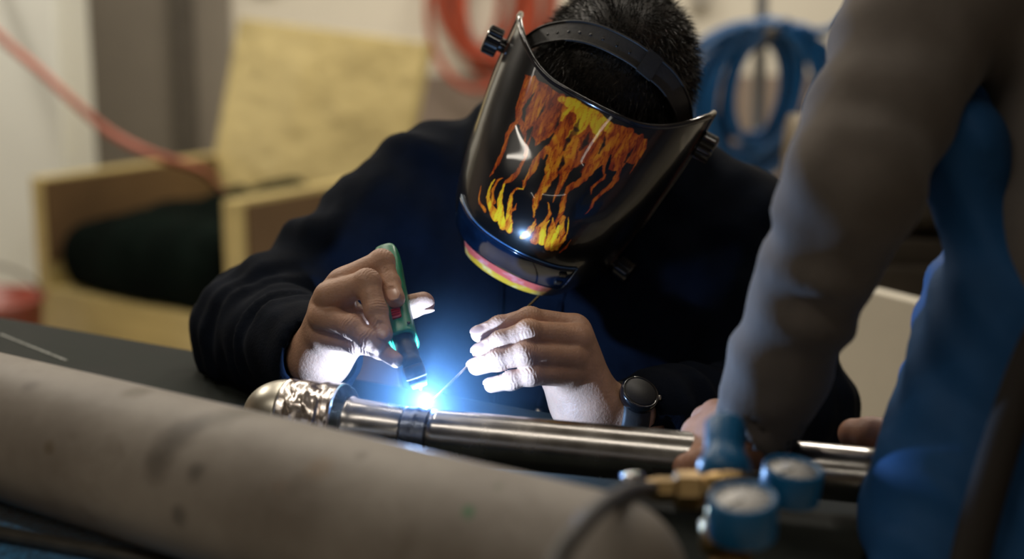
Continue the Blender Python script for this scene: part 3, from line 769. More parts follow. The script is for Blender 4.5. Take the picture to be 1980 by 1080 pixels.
st3 = np.abs(vnoise(U_ * 700 + W_ * 140, W_ * 150, 21)); heat = heat + 0.02 + 0.14 * st1 + 0.12 * st2 - 0.30 * np.clip(0.28 - st3, 0, 1) / 0.28
for dark, spn in GASHES:
    for sel, c, rel in stroke(spn): heat[sel] -= 0.35 * c * rel; cov[sel] *= 1 - dark * c
# brown ghost flames on the sides
side = np.clip((vnoise(U_ * 330, W_ * 60, 12) + 0.1) * 3, 0, 1) * np.clip((np.abs(U_) - 0.132) / 0.016, 0, 1) * (sS < 0.95)
chin = (sS < 0.080) * np.clip((0.068 - np.abs(U_ + 0.006)) / 0.002, 0, 1)
cr = [(0.0, (0.06, 0.005, 0.002)), (0.30, (0.30, 0.028, 0.004)), (0.52, (0.56, 0.105, 0.006)), (0.72, (0.72, 0.24, 0.010)), (0.92, (0.78, 0.46, 0.012)), (1.4, (0.83, 0.6, 0.03))]
hs_ = [c[0] for c in cr]; rgb = np.stack([np.interp(heat, hs_, [c[1][q] for c in cr]) for q in range(3)], 1)
base = np.array([0.004, 0.004, 0.0045])
colr = base + (rgb - base) * cov[:, None]
colr += side[:, None] * np.array([0.16, 0.060, 0.030])
cn = vnoise(U_ * 120, W_ * 300, 15); yl = np.clip((0.036 - sS) / 0.008 + 0.8 * vnoise(U_ * 90, W_ * 50, 17), 0, 1)[:, None]
cc_ = yl * np.array([0.75, 0.42, 0.03]) + (1 - yl) * np.array([0.72, 0.12, 0.09])
cc_ = cc_ + np.clip(cn, 0, 1)[:, None] * np.array([0.1, 0.25, 0.25]); colr = colr * (1 - chin[:, None]) + cc_ * chin[:, None]
colr = np.clip(colr, 0, 1)
at_ = me.color_attributes.new('print', 'FLOAT_COLOR', 'POINT')
at_.data.foreach_set('color', np.concatenate([colr, np.ones((len(colr), 1))], 1).astype(np.float32).ravel())
M_print, nt, b = new_mat('flame_lacquer')
ca2 = nt.nodes.new('ShaderNodeVertexColor'); ca2.layer_name = 'print'; nt.links.new(ca2.outputs['Color'], b.inputs['Base Color'])
b.inputs['Roughness'].default_value = 0.28; b.inputs['Coat Weight'].default_value = 0.6; b.inputs['Coat Roughness'].default_value = 0.03
b.inputs['Specular IOR Level'].default_value = 0.35
M_black = mat('black_plastic', (0.010, 0.010, 0.011), 0.38, var=0.3, scale=40)
M_blackgloss = mat('gloss_black_plastic', (0.006, 0.006, 0.007), 0.15, var=0.2, scale=20, coat=0.5)
M_strap = mat('matt_black_strap', (0.022, 0.021, 0.020), 0.55, var=0.25, scale=60, bump=0.15, bscale=300)
sh = link('shell', me, mask, M_print)
so = sh.modifiers.new('thick', 'SOLIDIFY'); so.thickness = 0.003; so.offset = -1.0
# rolled top rim and lower lip
rim = [shell(t, 1.0) for t in np.linspace(-TH_MAX, TH_MAX, 90)]
tube_obj('top_rim', rim, 0.0028, mask, M_blackgloss, 8)
tube_obj('side_rim', [shell(TH_MAX, s_) for s_ in np.linspace(0, 1, 40)], 0.0028, mask, M_blackgloss, 8)
tube_obj('side_rim', [shell(-TH_MAX, s_) for s_ in np.linspace(0, 1, 40)], 0.0024, mask, M_blackgloss, 8)
# visor: dark cover lens with its ledges and clips
M_lens, nt, b = new_mat('visor_glass')
b.inputs['Roughness'].default_value = 0.10; b.inputs['Coat Weight'].default_value = 0.15; b.inputs['Specular IOR Level'].default_value = 0.35
nz = noise_node(nt, 30, 3); rr = ramp(nt, nz.outputs['Fac'], [(0.35, (0.002, 0.006, 0.015)), (0.7, (0.005, 0.016, 0.04))]); nt.links.new(rr.outputs[0], b.inputs['Base Color'])
def strip(t0, t1, s0, s1, off, nt_=60, ns_=12, bulge=0.0):
    V = []; F = []
    for i in range(nt_ + 1):
        for j in range(ns_ + 1):
            V.append(shell(t0 + (t1 - t0) * i / nt_, s0 + (s1 - s0) * j / ns_, off + bulge * math.sin(PI * j / ns_)))
    for i in range(nt_):
        for j in range(ns_): F.append((i * (ns_ + 1) + j, (i + 1) * (ns_ + 1) + j, (i + 1) * (ns_ + 1) + j + 1, i * (ns_ + 1) + j + 1))
    return np.array(V), F
def strip_obj(name, parent, m, t0, t1, s0, s1, off, thick=0.002, **kw):
    V, F = strip(t0, t1, s0, s1, off, **kw); o = link(name, mesh_np(V, F), parent, m)
    s_ = o.modifiers.new('thick', 'SOLIDIFY'); s_.thickness = thick; s_.offset = 1.0; return o
lens = strip_obj('visor_lens', mask, M_lens, -0.84, 0.60, 0.085, 0.245, 0.0006)
M_ledge = mat('visor_ledge', (0.05, 0.14, 0.30), 0.18, var=0.2, coat=0.6)
for s0 in (0.118, 0.138, 0.086):
    tube_obj('visor_ledge', [shell(t, s0, 0.0012) for t in np.linspace(-0.86, 0.62, 50)], 0.0013, lens, M_ledge, 6)
tube_obj('visor_ledge', [shell(t, 0.246, 0.0008) for t in np.linspace(-0.86, 0.62, 50)], 0.0010, lens, M_ledge, 6)
tube_obj('visor_edge', [shell(0.62, s_, 0.001) for s_ in np.linspace(0.086, 0.246, 12)], 0.0012, lens, M_ledge, 6)
for s0 in (0.20, 0.135):
    V, F = strip(0.46, 0.53, s0, s0 + 0.02, 0.002, 4, 4); o = link('clip', mesh_np(V, F), lens, M_black); q_ = o.modifiers.new('t', 'SOLIDIFY'); q_.thickness = 0.003; q_.offset = 1
# knobs
def knob(p, axis, r, l, ribs=16, name='knob'):
    p = np.array(p, float); axis = np.array(axis, float); axis /= np.linalg.norm(axis)
    return lathe_obj(name, p, p + axis * l, [(-0.5, r * 0.5), (0.12, r * 0.5), (0.14, r * 0.94), (0.2, r), (0.9, r), (0.97, r * 0.93), (1.0, r * 0.85)], mask, M_blackgloss, seg=ribs * 6, ribs=ribs, ribamp=r * 0.035, ribrange=(0.16, 0.92), smooth=False)
knob((-0.104, 0.172, 0.026), (-1, 0, 0.15), 0.0135, 0.017)
knob((0.1005, 0.172, 0.014), (1, 0, 0.1), 0.0135, 0.018)
knob((0.086, 0.040, 0.045), (1, -0.1, 0.3), 0.010, 0.018, 12, 'shade_dial')
# ================================================================== head, hair and headband
SKC = np.zeros(3)
M_hair = mat('dark_hair', (0.016, 0.0135, 0.011), 0.42, var=0.5, scale=90, spec=0.4)
M_hairg = mat('grey_hair', (0.10, 0.09, 0.075), 0.4, var=0.3, scale=90)
M_skin = mat('skin', (0.50, 0.285, 0.185), 0.46, var=0.12, scale=55, bump=0.6, bscale=420, bdist=0.0009, sss=0.12)
M_nail = mat('finger_nail', (0.52, 0.30, 0.22), 0.28, var=0.06, scale=60)
# headband: band over the crown between the two knobs, with punched holes and an overlap buckle
def on_head(px, py, grow):
    """where the line of sight of a photo pixel meets the head grown by grow"""
    d = FWD + (px - 990.0) / FPX * RIGHT + (540.0 - py) / FPX * UPV
    o_ = HBH.T @ (CAM - HC) / (SKR + grow); q_ = HBH.T @ d / (SKR + grow)
    A, B, C = q_ @ q_, 2 * o_ @ q_, o_ @ o_ - 1; D = max(B * B - 4 * A * C, 0)
    return CAM + d * ((-B - math.sqrt(D)) / (2 * A))
BAND = [HB.T @ (on_head(x_, y_, 0.006) - HO) for x_, y_ in ((1062, 66), (1110, 61), (1160, 72), (1219, 101), (1258, 130), (1290, 160), (1312, 200), (1319, 236))]
BAND = [np.array([-0.088, 0.172, 0.018]), 0.5 * (np.array([-0.088, 0.172, 0.018]) + BAND[0]) + [0, 0.004, 0.006]] + BAND + [np.array([0.088, 0.170, 0.020])]
BAND = catmull(BAND, 16); HCl = HB.T @ (HC - HO)
def band_pt(a, off=0.0, w=0.0):
    """a -1..1 from ear to ear"""
    t = (a + 1) / 2 * (len(BAND) - 1); i = int(min(max(t, 0), len(BAND) - 1.001)); p = BAND[i] + (BAND[i + 1] - BAND[i]) * (t - i)
    n = p - HCl; n /= np.linalg.norm(n); tn = BAND[min(i + 4, len(BAND) - 1)] - BAND[max(i - 4, 0)]; tn /= np.linalg.norm(tn)
    sdir = np.cross(tn, n); sdir /= np.linalg.norm(sdir); n = np.cross(sdir, tn)
    return p + n * off + sdir * w
BW = 0.0095
def band_obj(name, a0, a1, off, wid, th, m, n=60, parent=mask):
    V = []; F = []
    for i in range(n + 1):
        a = a0 + (a1 - a0) * i / n
        for (o_, w_) in ((off, -wid), (off + th, -wid * 0.96), (off + th, wid * 0.96), (off, wid)): V.append(band_pt(a, o_, w_))
    for i in range(n):
        for k in range(4):
            k2 = (k + 1) % 4; F.append((i * 4 + k, (i + 1) * 4 + k, (i + 1) * 4 + k2, i * 4 + k2))
    F.append((0, 1, 2, 3)); F.append((n * 4 + 3, n * 4 + 2, n * 4 + 1, n * 4))
    return link(name, mesh_np(np.array(V), F), parent, m, smooth=False)
bo = band_obj('headband', -1, 0.16, 0.0, BW, 0.0016, M_strap)
band_obj('band_overlap', 0.10, 1.0, 0.0018, BW * 1.05, 0.0016, M_strap, parent=bo)
for w_ in (-BW, BW): tube_obj('band_edge', [band_pt(a, 0.002, w_) for a in np.linspace(-0.98, 0.14, 60)], 0.0011, bo, M_strap, 6)
for w_ in (-BW, BW): tube_obj('band_edge', [band_pt(a, 0.0038, w_ * 1.05) for a in np.linspace(0.12, 0.98, 60)], 0.0011, bo, M_strap, 6)
for i in range(8):
    a = -0.60 + i * 0.085; c = band_pt(a, 0.0015, 0.001); n_ = band_pt(a, 0.01, 0) - band_pt(a, 0, 0)
    lathe_obj('punched_hole', c, c + n_ / np.linalg.norm(n_) * 0.0005, [(0, 0.0014), (1, 0.0014)], bo, M_black, seg=12)
band_obj('buckle', 0.10, 0.24, 0.003, BW * 1.25, 0.0022, M_strap, n=10, parent=bo)
for s in (-1, 1):
    V, F = strip(s * 1.28, s * 1.49, 0.80, 0.93, -0.010, 6, 6); link('pivot_plate', mesh_np(V, F), mask, M_strap).modifiers.new('t', 'SOLIDIFY').thickness = 0.004

# ---- the welder
welder = empty('person', tuple(P(1120, 900, 1.75) * [1, 1, 0]), 'welder in a black hooded sweatshirt bent over the steel pipe with a torch and rod', 'person')
welder.location = (0, 0, 0)
DZ = -0.072
def H(x, y, Z): return P(x, y, Z + DZ)
def hand(lo, hi, h, palm, fingers, thumb, kf=0.0018, kp=0.010, groove=True):
    """palm: [(a, b, ra, rb)], fingers: [(pts, radii)] -> field"""
    f = Field(lo, hi, h)
    for (a, b_, ra, rb) in palm: f.cap(a, b_, ra, rb, 0.012)
    g = f.copy_empty()
    for pts, rad in fingers + [thumb]:
        q = f.copy_empty(); q.chain(pts, rad, 0.0035)
        for j in range(1, len(pts) - 1): q.ell(pts[j], (rad[j] * 1.06,) * 3, k=0.003)      # knuckle bulge
        g.d = smin(g.d, q.d, kf)
    # blend fingers into the palm only near their roots
    f.d = smin(f.d, g.d, kp * 0.75)
    return f
def off_table(f):
    """bodies and cloth stay above the table top inside its outline"""
    X, Y, Z = f.grid(); u = X * EU[0] + Y * EU[1] + 0 * Z; v = X * EV[0] + Y * EV[1] + 0 * Z
    ins = (u < U_R + 0.006) & (v < V_FAR + 0.006) & (v > V_NEAR - 0.006)
    f.d = np.where(ins, np.maximum(f.d, (TABLE_Z + 0.002 - Z)), f.d).astype(np.float32)
def bbox(ptsets, m):
    a = np.concatenate([np.array(p).reshape(-1, 3) for p in ptsets]); return a.min(0) - m, a.max(0) + m
def nail_faces(V, Q, nails):
    cen = V[Q].mean(1); mi = np.zeros(len(Q), np.int32)
    for (c, M, rad) in nails:
        d = (cen - c) @ M.T; mi[(d[:, 0] / (rad * 0.94)) ** 2 + (d[:, 1] / (rad * 0.74)) ** 2 + (d[:, 2] / (rad * 0.34)) ** 2 < 1] = 1
    return mi
def nail_of(f, dip, tip, rad, face):
    """carve the bed and lay the nail plate on the back of the last joint; face = direction the nail looks to"""
    x = (tip - dip) / np.linalg.norm(tip - dip); z = np.array(face, float); z -= x * (z @ x); z /= np.linalg.norm(z); M = np.stack([x, np.cross(z, x), z])
    f.ell(tip + z * rad * 1.04 - x * rad * 0.02, (rad * 1.02, rad * 0.82, rad * 0.24), M, 0.0006, sub=True)
    c = tip + z * rad * 0.76 + x * rad * 0.10
    f.ell(c, (rad * 0.98, rad * 0.74, rad * 0.16), M, 0.0002)
    return (c, M, rad)
def creases(V, Q, fingers, amp=0.00055, lam=0.0027):
    """skin folds across the backs of the finger joints"""
    e1 = V[Q[:, 2]] - V[Q[:, 0]]; e2 = V[Q[:, 3]] - V[Q[:, 1]]; fn = np.cross(e1, e2); N = np.zeros_like(V)
    for k in range(4):
        for q in range(3): N[:, q] += np.bincount(Q[:, k], fn[:, q], len(V))
    N /= np.linalg.norm(N, axis=1)[:, None] + 1e-12; D = np.zeros(len(V))
    for pts, rad in fingers:
        last_d = None
        for j in (1, 2):
            u = pts[j] - pts[j - 1]; v = pts[j + 1] - pts[j]; u /= np.linalg.norm(u); v /= np.linalg.norm(v)
            dv = u - v
            if np.linalg.norm(dv) < 0.12 and last_d is not None: dv = last_d
            dv = dv / (np.linalg.norm(dv) + 1e-9); last_d = dv
            ax = u + v; ax /= np.linalg.norm(ax); lat = np.cross(ax, dv)
            R = V - pts[j]; m = np.nonzero((R * R).sum(1) < (rad[j] * 2.2) ** 2)[0]
            t = R[m] @ ax; l = R[m] @ lat; w = np.exp(-(t / (rad[j] * 0.55)) ** 2) * np.clip(N[m] @ dv, 0, 1) ** 0.7
            D[m] -= amp * w * (0.5 + 0.5 * np.cos(2 * PI * (t + 0.0006 * np.sin(l * 700 + j)) / lam))
    return V + N * D[:, None]
TOCAM = -FWD
# right hand (holds the torch)
RH_f = [([H(662, 545, 1.238), H(738, 506, 1.250), H(752, 548, 1.240), H(765, 577, 1.226)], [0.0115, 0.0100, 0.0088, 0.0078]),
        ([H(636, 572, 1.228), H(710, 546, 1.222), H(727, 600, 1.210), H(741, 645, 1.200)], [0.0120, 0.0106, 0.0088, 0.0078]),
        ([H(622, 612, 1.230), H(682, 631, 1.208), H(712, 655, 1.200), H(732, 668, 1.198)], [0.0110, 0.0092, 0.0080, 0.0072]),
        ([H(622, 650, 1.240), H(690, 664, 1.215), H(735, 675, 1.206), H(766, 696, 1.192)], [0.0100, 0.0080, 0.0070, 0.0060])]
RH_t = ([H(652, 650, 1.275), H(718, 622, 1.290), H(775, 598, 1.276), H(818, 586, 1.262)], [0.0150, 0.0125, 0.0112, 0.0098])
RW = H(618, 690, 1.275); RE = P(505, 648, 1.40)
RWv = RW + (RE - RW) / np.linalg.norm(RE - RW) * 0.07
RH_p = [(RW, H(665, 545, 1.250), 0.0200, 0.0120), (RW, H(640, 575, 1.240), 0.0200, 0.0130), (RW, H(630, 610, 1.240), 0.0190, 0.0120), (RW, H(640, 648, 1.250), 0.0200, 0.0125),
        (RW, H(690, 640, 1.275), 0.020, 0.0150), (H(640, 590, 1.243), H(712, 622, 1.236), 0.0120, 0.0100), (H(655, 672, 1.262), H(690, 655, 1.255), 0.0140, 0.0120), (RW, RWv, 0.0235, 0.026)]
lo, hi = bbox([p for p, r in RH_f] + [RH_t[0], [RW, RWv]], 0.03)
fR = hand(lo, hi, 0.00085, RH_p, RH_f, RH_t)
DZ = -0.006
# left hand (feeds the rod)
LH_f = [([H(1108, 634, 1.212), H(1024, 616, 1.192), H(966, 630, 1.190), H(927, 645, 1.188)], [0.0120, 0.0096, 0.0082, 0.0074]),
        ([H(1110, 655, 1.198), H(1022, 641, 1.172), H(969, 659, 1.172), H(930, 679, 1.172)], [0.0122, 0.0098, 0.0084, 0.0076]),
        ([H(1102, 690, 1.190), H(1014, 684, 1.164), H(962, 696, 1.164), H(922, 708, 1.166)], [0.0118, 0.0096, 0.0083, 0.0075]),
        ([H(1096, 722, 1.190), H(1027, 724, 1.166), H(989, 735, 1.166), H(951, 744, 1.168)], [0.0108, 0.0086, 0.0074, 0.0065])]
LH_t = ([H(1105, 745, 1.235), H(1040, 690, 1.246), H(985, 672, 1.222), H(945, 684, 1.204)], [0.0150, 0.0125, 0.0108, 0.0090])
LW = H(1142, 795, 1.222); LE = P(1535, 812, 1.42)
LW2 = H(1222, 806, 1.232)
LH_p = [(H(1138, 775, 1.222), H(1112, 640, 1.215), 0.0225, 0.0125), (H(1138, 775, 1.222), H(1118, 660, 1.206), 0.0225, 0.0135), (H(1128, 775, 1.222), H(1108, 690, 1.200), 0.0210, 0.0130),
        (H(1112, 775, 1.222), H(1096, 722, 1.200), 0.0180, 0.0125), (H(1115, 785, 1.225), H(1075, 735, 1.222), 0.0200, 0.0125), (H(1134, 770, 1.222), LW, 0.0240, 0.0235),
        (LW, LW2, 0.0240, 0.0250), (LW2, LW2 + (LE - LW2) * 0.15, 0.025, 0.027)]
lo, hi = bbox([p for p, r in LH_f] + [LH_t[0], [LW2 + (LE - LW2) * 0.15, LW]], 0.03)
fL = hand(lo, hi, 0.00085, LH_p, LH_f, LH_t)
parts = []; mis = []
FR_face = TOCAM * 0.8 + UPV * 0.55
nR = [nail_of(fR, RH_f[0][0][2], RH_f[0][0][3], 0.0078, TOCAM + 0.1 * UPV), nail_of(fR, RH_f[1][0][2], RH_f[1][0][3], 0.0078, TOCAM - 0.05 * UPV + 0.10 * RIGHT),
      nail_of(fR, RH_t[0][2], RH_t[0][3], 0.0098, -UPV * 0.9 + RIGHT * 0.3 + 0.3 * TOCAM)]
nL = [nail_of(fL, p[2], p[3], r[3], UPV * 0.75 + TOCAM * 0.75) for p, r in LH_f]
for f, nails, fin in ((fR, nR, RH_f), (fL, nL, LH_f)):
    V, Q = f.mesh(); V = relax(V, Q, 1, 0.3); V = creases(V, Q, fin, 0.0009 if f is fR else 0.00045); parts.append((V, Q)); mis.append(nail_faces(V, Q, nails))
# head, neck and torso under the clothes (coarse, mostly hidden)
SHR = P(828, 374, 1.50); SHL = P(1425, 455, 1.46); PEL = P(1130, 1020, 1.78)
CHEST = (SHR + SHL) / 2 + np.array([0, 0.03, -0.10]); NECK = (SHR + SHL) / 2 + np.array([0.0, 0.0, 0.03])
HEADW = HC
f = Field(*bbox([[HEADW - 0.14, HEADW + 0.14], [SHR, SHL, PEL, RE, LE]], 0.12), 0.006)
Mh = HBH.T
f.ell(HEADW, SKR - 0.006, Mh, 0.02); f.ell(HHW((0, -0.055, 0.030)), (0.052, 0.055, 0.048), Mh, 0.03)
f.cap(HHW((0, -0.01, 0.080)), HHW((0, -0.045, 0.092)), 0.009, 0.011, 0.012)
for s in (-1, 1): f.ell(HHW((s * 0.076, -0.03, -0.005)), (0.010, 0.028, 0.016), Mh, 0.008)
f.cap(HHW((0, -0.06, -0.035)), NECK, 0.052, 0.06, 0.03)
f.cap(SHR, SHL, 0.06, 0.06, 0.05); f.cap(CHEST, PEL, 0.11, 0.12, 0.08); f.cap(NECK, CHEST, 0.08, 0.10, 0.06)
f.chain([SHR, RE, RWv], [0.05, 0.042, 0.026], 0.02); f.chain([SHL, LE, LW2 + (LE - LW2) * 0.12], [0.05, 0.042, 0.026], 0.02)
off_table(f); V, Q = f.mesh(); V = relax(V, Q, 1); parts.append((V, Q)); mis.append(np.zeros(len(Q), np.int32))
V, Q = join_np(parts); me = mesh_np(V, Q, 'welder_body')
bo_ = link('body', me, welder, [M_skin, M_nail]); me.polygons.foreach_set('material_index', np.concatenate(mis)); bo_['label'] = 'bare hands, head and body of the welder'
# hair: scalp cap plus many short strands
rs = np.random.RandomState(5); NH = 16000
d = rs.randn(NH * 2, 3); d /= np.linalg.norm(d, axis=1)[:, None]
d = d[(d[:, 1] > -0.45 - 0.3 * (d[:, 2] < -0.2)) & ~((d[:, 2] > 0.75) & (d[:, 1] < 0.15))][:NH]; NH = len(d)
root = SKC + d * (SKR - 0.004); nrm = d / SKR; nrm /= np.linalg.norm(nrm, axis=1)[:, None]
flow = np.array([0.25, -0.35, 0.75]) + 0.25 * np.stack([np.sin(root[:, 1] * 90), np.cos(root[:, 0] * 80), np.sin(root[:, 0] * 70)], 1)
flow = flow - nrm * (flow * nrm).sum(1)[:, None]
ln_ = rs.uniform(0.008, 0.017, NH)[:, None]
dirv = nrm * 0.75 + flow * 0.55 + 0.28 * rs.randn(NH, 3); dirv /= np.linalg.norm(dirv, axis=1)[:, None]
mid = root + dirv * ln_ * 0.55; tip = mid + (dirv * 0.75 + flow * 0.4) * ln_ * 0.5
sd = np.cross(dirv, rs.randn(NH, 3)); sd /= np.linalg.norm(sd, axis=1)[:, None]; wv = rs.uniform(0.00022, 0.00040, NH)[:, None]
HV = np.stack([root - sd * wv, root + sd * wv, mid + sd * wv * 0.8, mid - sd * wv * 0.8, tip, tip + sd * wv * 0.2], 1).reshape(-1, 3)
k6 = np.arange(NH) * 6; HQ = np.concatenate([np.stack([k6, k6 + 1, k6 + 2, k6 + 3], 1), np.stack([k6 + 3, k6 + 2, k6 + 5, k6 + 4], 1)])
me = mesh_np(HV, HQ, 'hair')
hr = link('hair', me, None, [M_hair, M_hairg]); gm = (rs.rand(NH) < 0.05).astype(np.int32); me.polygons.foreach_set('material_index', np.concatenate([gm, gm]))
hr.parent = welder; hr.matrix_world = Matrix(((*HBH[0], HC[0]), (*HBH[1], HC[1]), (*HBH[2], HC[2]), (0, 0, 0, 1))); hr['label'] = 'short dark hair with a few grey strands'
uu = np.linspace(0, 2 * PI, 64); cv_ = []; cf = []
for i in range(33):
    t = i / 32 * PI * 0.62
    for k in range(64):
        dd = np.array([math.sin(t) * math.cos(uu[k]), math.cos(t), math.sin(t) * math.sin(uu[k])]); lim = 1.0
        cv_.append(SKC + dd * (SKR - 0.0015 - (0.009 if dd[2] > 0.75 and dd[1] < 0.15 else 0)))
for i in range(32):
    for k in range(63): cf.append((i * 64 + k, (i + 1) * 64 + k, (i + 1) * 64 + k + 1, i * 64 + k + 1))
scp = link('scalp_hair', mesh_np(np.array(cv_), cf), None, M_hair); scp.parent = hr
# hooded sweatshirt
M_hood = mat('black_sweatshirt', (0.0034, 0.0060, 0.0125), 0.95, spec=0.1, var=0.25, scale=30, sheen=0.0, bump=0.25, bscale=350)
fs = Field(*bbox([[SHR, SHL, PEL, RE, LE, RWv, LW2], [HHW((0, -0.05, -0.12))]], 0.17), 0.0055)
fs.cap(CHEST + [0, 0.02, 0], PEL, 0.155, 0.17, 0.10); fs.cap(SHR + [0.05, 0.02, -0.02], SHL + [-0.05, 0.02, -0.02], 0.080, 0.080, 0.06)
fs.cap(CHEST + [-0.08, -0.02, 0.0], PEL + [-0.06, -0.02, 0], 0.11, 0.13, 0.08); fs.cap(CHEST + [0.08, -0.02, 0.0], PEL + [0.06, -0.02, 0], 0.11, 0.13, 0.08)
RC = RW + (RE - RW) / np.linalg.norm(RE - RW) * 0.018
fs.cap(SHR, RE, 0.070, 0.062, 0.05, fold=0.005, flen=0.065, fph=0.4)
fs.cap(RE, RC + (RE - RC) * 0.22, 0.064, 0.046, 0.03, fold=0.0055, flen=0.030, fph=1.1)
fs.cap(RC + (RE - RC) * 0.22, RC, 0.044, 0.042, 0.012)
LC = LW2 + (LE - LW2) * 0.021
fs.cap(SHL, LE, 0.070, 0.058, 0.05, fold=0.004, flen=0.065, fph=2.4)
fs.cap(LE, LC + (LE - LC) * 0.15, 0.058, 0.046, 0.03, fold=0.0045, flen=0.035, fph=0.2); fs.cap(LC + (LE - LC) * 0.15, LC, 0.042, 0.036, 0.01)
# hood lying round the neck and down the back
hb = [HHW((-0.075, -0.155, 0.02)), HHW((-0.065, -0.150, -0.05)), HHW((0.0, -0.115, -0.10)), HHW((0.085, -0.115, -0.06)), HHW((0.095, -0.12, 0.03))]
fs.chain([hb[0] + (NECK - hb[0]) * 0.25, hb[1], hb[2], hb[3], hb[4] + (NECK - hb[4]) * 0.25], [0.030, 0.036, 0.040, 0.040, 0.032], 0.04, fold=0.004, flen=0.06)
fs.cap(NECK, CHEST, 0.10, 0.14, 0.06)
fs.wrinkle(0.0022, 0.055, 0.7); fs.wrinkle(0.0015, 0.13, 2.2)
fs.sub_cap(RC - (RE - RC) * 0.15, RC + (RE - RC) * 0.12, 0.031, 0.027, 0.003)
fs.sub_cap(LC - (LE - LC) * 0.10, LC + (LE - LC) * 0.03, 0.029, 0.026, 0.003)
fs.sub_cap(HHW((0, -0.01, 0.0)), HHW((0, -0.09, -0.02)), 0.085, 0.065, 0.01)
off_table(fs)
V, Q = fs.mesh(); V = relax(V, Q, 2, 0.5)
hd = link('sweatshirt', mesh_np(V, Q, 'sweatshirt'), welder, M_hood)
hd['label'] = 'black hooded sweatshirt'
# draw cords
for (x0, y0, x1, y1) in ((972, 540, 955, 782), (1090, 560, 1042, 790)):
    pts = []
    for i in range(13):
        t = i / 12; px_, py_ = x0 + (x1 - x0) * t, y0 + (y1 - y0) * t
        o_ = CAM; dv = P(px_, py_, 1.0) - CAM; pts.append(P(px_, py_, 1.30 + 0.02 * t))
    # drop each point onto the front of the cloth
    for i in range(13):
        t = i / 12; px_, py_ = x0 + (x1 - x0) * t, y0 + (y1 - y0) * t
        for zz in np.arange(1.15, 1.75, 0.004):
            p = P(px_, py_, zz); ix = np.round((p - fs.lo) / fs.h).astype(int)
            if np.all(ix >= 0) and np.all(ix < fs.n) and fs.d[tuple(ix)] < 0.004: pts[i] = p; break
    co = tube_obj('draw_cord', catmull(pts, 3), 0.0028, hd, M_hood, 8)
    lathe_obj('cord_tip', pts[-1], pts[-1] + np.array([0, 0, -0.022]), [(0, 0.003), (1, 0.003)], co, M_steel2, seg=10)

# wrist watch
M_watch = mat('watch_black', (0.004, 0.004, 0.005), 0.4, var=0.1)
wt = empty('wrist_watch', (0, 0, 0), "black round wrist watch on the wrist of the welder's rod hand", 'watch')
wa = (LW2 - LW) / np.linalg.norm(LW2 - LW); wc = LW2 + wa * (-0.006)
lathe_obj('strap', wc - wa * 0.012, wc + wa * 0.012, [(0, 0.0272), (0.1, 0.0292), (0.9, 0.0298), (1, 0.0275)], wt, M_strap, seg=48)
wn = TOCAM * 0.75 + UPV * 0.65 - wa * 0.05; wn -= wa * (wn @ wa); wn /= np.linalg.norm(wn)
cs_ = wc + wn * 0.0265
ca_s = lathe_obj('case', cs_, cs_ + wn * 0.011, [(0, 0.0150), (0.1, 0.0165), (0.7, 0.0170), (0.9, 0.0160), (0.92, 0.0148), (0.86, 0.0142)], wt, M_blackgloss, seg=48)
lathe_obj('dial_glass', cs_ + wn * 0.0088, cs_ + wn * 0.0102, [(0, 0.0144), (0.6, 0.0142), (1, 0.013)], wt, M_watch, seg=48)
sd_ = np.cross(wn, wa); lathe_obj('crown', cs_ + wn * 0.005 + wa * 0.0165, cs_ + wn * 0.005 + wa * 0.0195, [(0, 0.0025), (1, 0.0025)], wt, M_steel2, seg=16)

# ================================================================== torch
DZ = -0.072
torch = empty('welding_torch', (0, 0, 0), "green handled welding torch with a red switch held in the welder's left-hand-side fist", 'welding torch')
torch['label'] = 'green handled welding torch with a red switch, gripped above the arc'
M_green = mat('green_handle', (0.012, 0.215, 0.105), 0.38, var=0.25, scale=35, bump=0.08, bscale=120)
M_redp = mat('red_switch', (0.42, 0.012, 0.02), 0.4)
M_rubber = mat('black_rubber', (0.012, 0.013, 0.016), 0.5, var=0.2)
M_cup = mat('dark_ceramic_cup', (0.035, 0.05, 0.075), 0.35, var=0.2)
M_ring = mat('pale_ring', (0.55, 0.58, 0.6), 0.4)
TBt = H(749, 497, 1.298); TF = H(781, 662, 1.214); TT_ = H(800, 712, 1.188); TA = ARC + (TT_ - ARC) / np.linalg.norm(TT_ - ARC) * 0.010
ax = TF - TBt; LT = np.linalg.norm(ax); axn = ax / LT
xh = np.cross(axn, TOCAM); xh /= np.linalg.norm(xh); zh = np.cross(xh, axn)
Vh = []; Fh = []; NSg = 28
hp_ = [(-0.10, 0.30), (-0.085, 0.62), (-0.05, 0.86), (0.0, 0.97), (0.1, 1.0), (0.35, 0.96), (0.6, 0.95), (0.8, 1.0), (0.93, 1.06), (0.985, 1.08), (1.0, 1.05), (1.0, 0.84), (0.93, 0.80)]
for (t, k) in hp_:
    for q in range(NSg):
        an = 2 * PI * q / NSg; n_ = 3.2
        cx = math.copysign(abs(math.cos(an)) ** (2 / n_), math.cos(an)); cy = math.copysign(abs(math.sin(an)) ** (2 / n_), math.sin(an))
        Vh.append(TBt + ax * t + (xh * cx * 0.0110 + zh * cy * 0.0122) * k)
for i in range(len(hp_) - 1):
    for q in range(NSg):
        q2 = (q + 1) % NSg; Fh.append((i * NSg + q, i * NSg + q2, (i + 1) * NSg + q2, (i + 1) * NSg + q))
Fh.append(tuple(range(NSg))[::-1]); Fh.append(tuple((len(hp_) - 1) * NSg + q for q in range(NSg)))
hnd = link('handle', mesh_np(np.array(Vh), Fh), torch, M_green)
RT = Matrix(((xh[0], axn[0], zh[0]), (xh[1], axn[1], zh[1]), (xh[2], axn[2], zh[2])))
sw = box('switch', TBt + ax * 0.80 + zh * 0.0118, (0.0078, 0.012, 0.005), torch, M_redp, rot=RT, bevel=0.001)
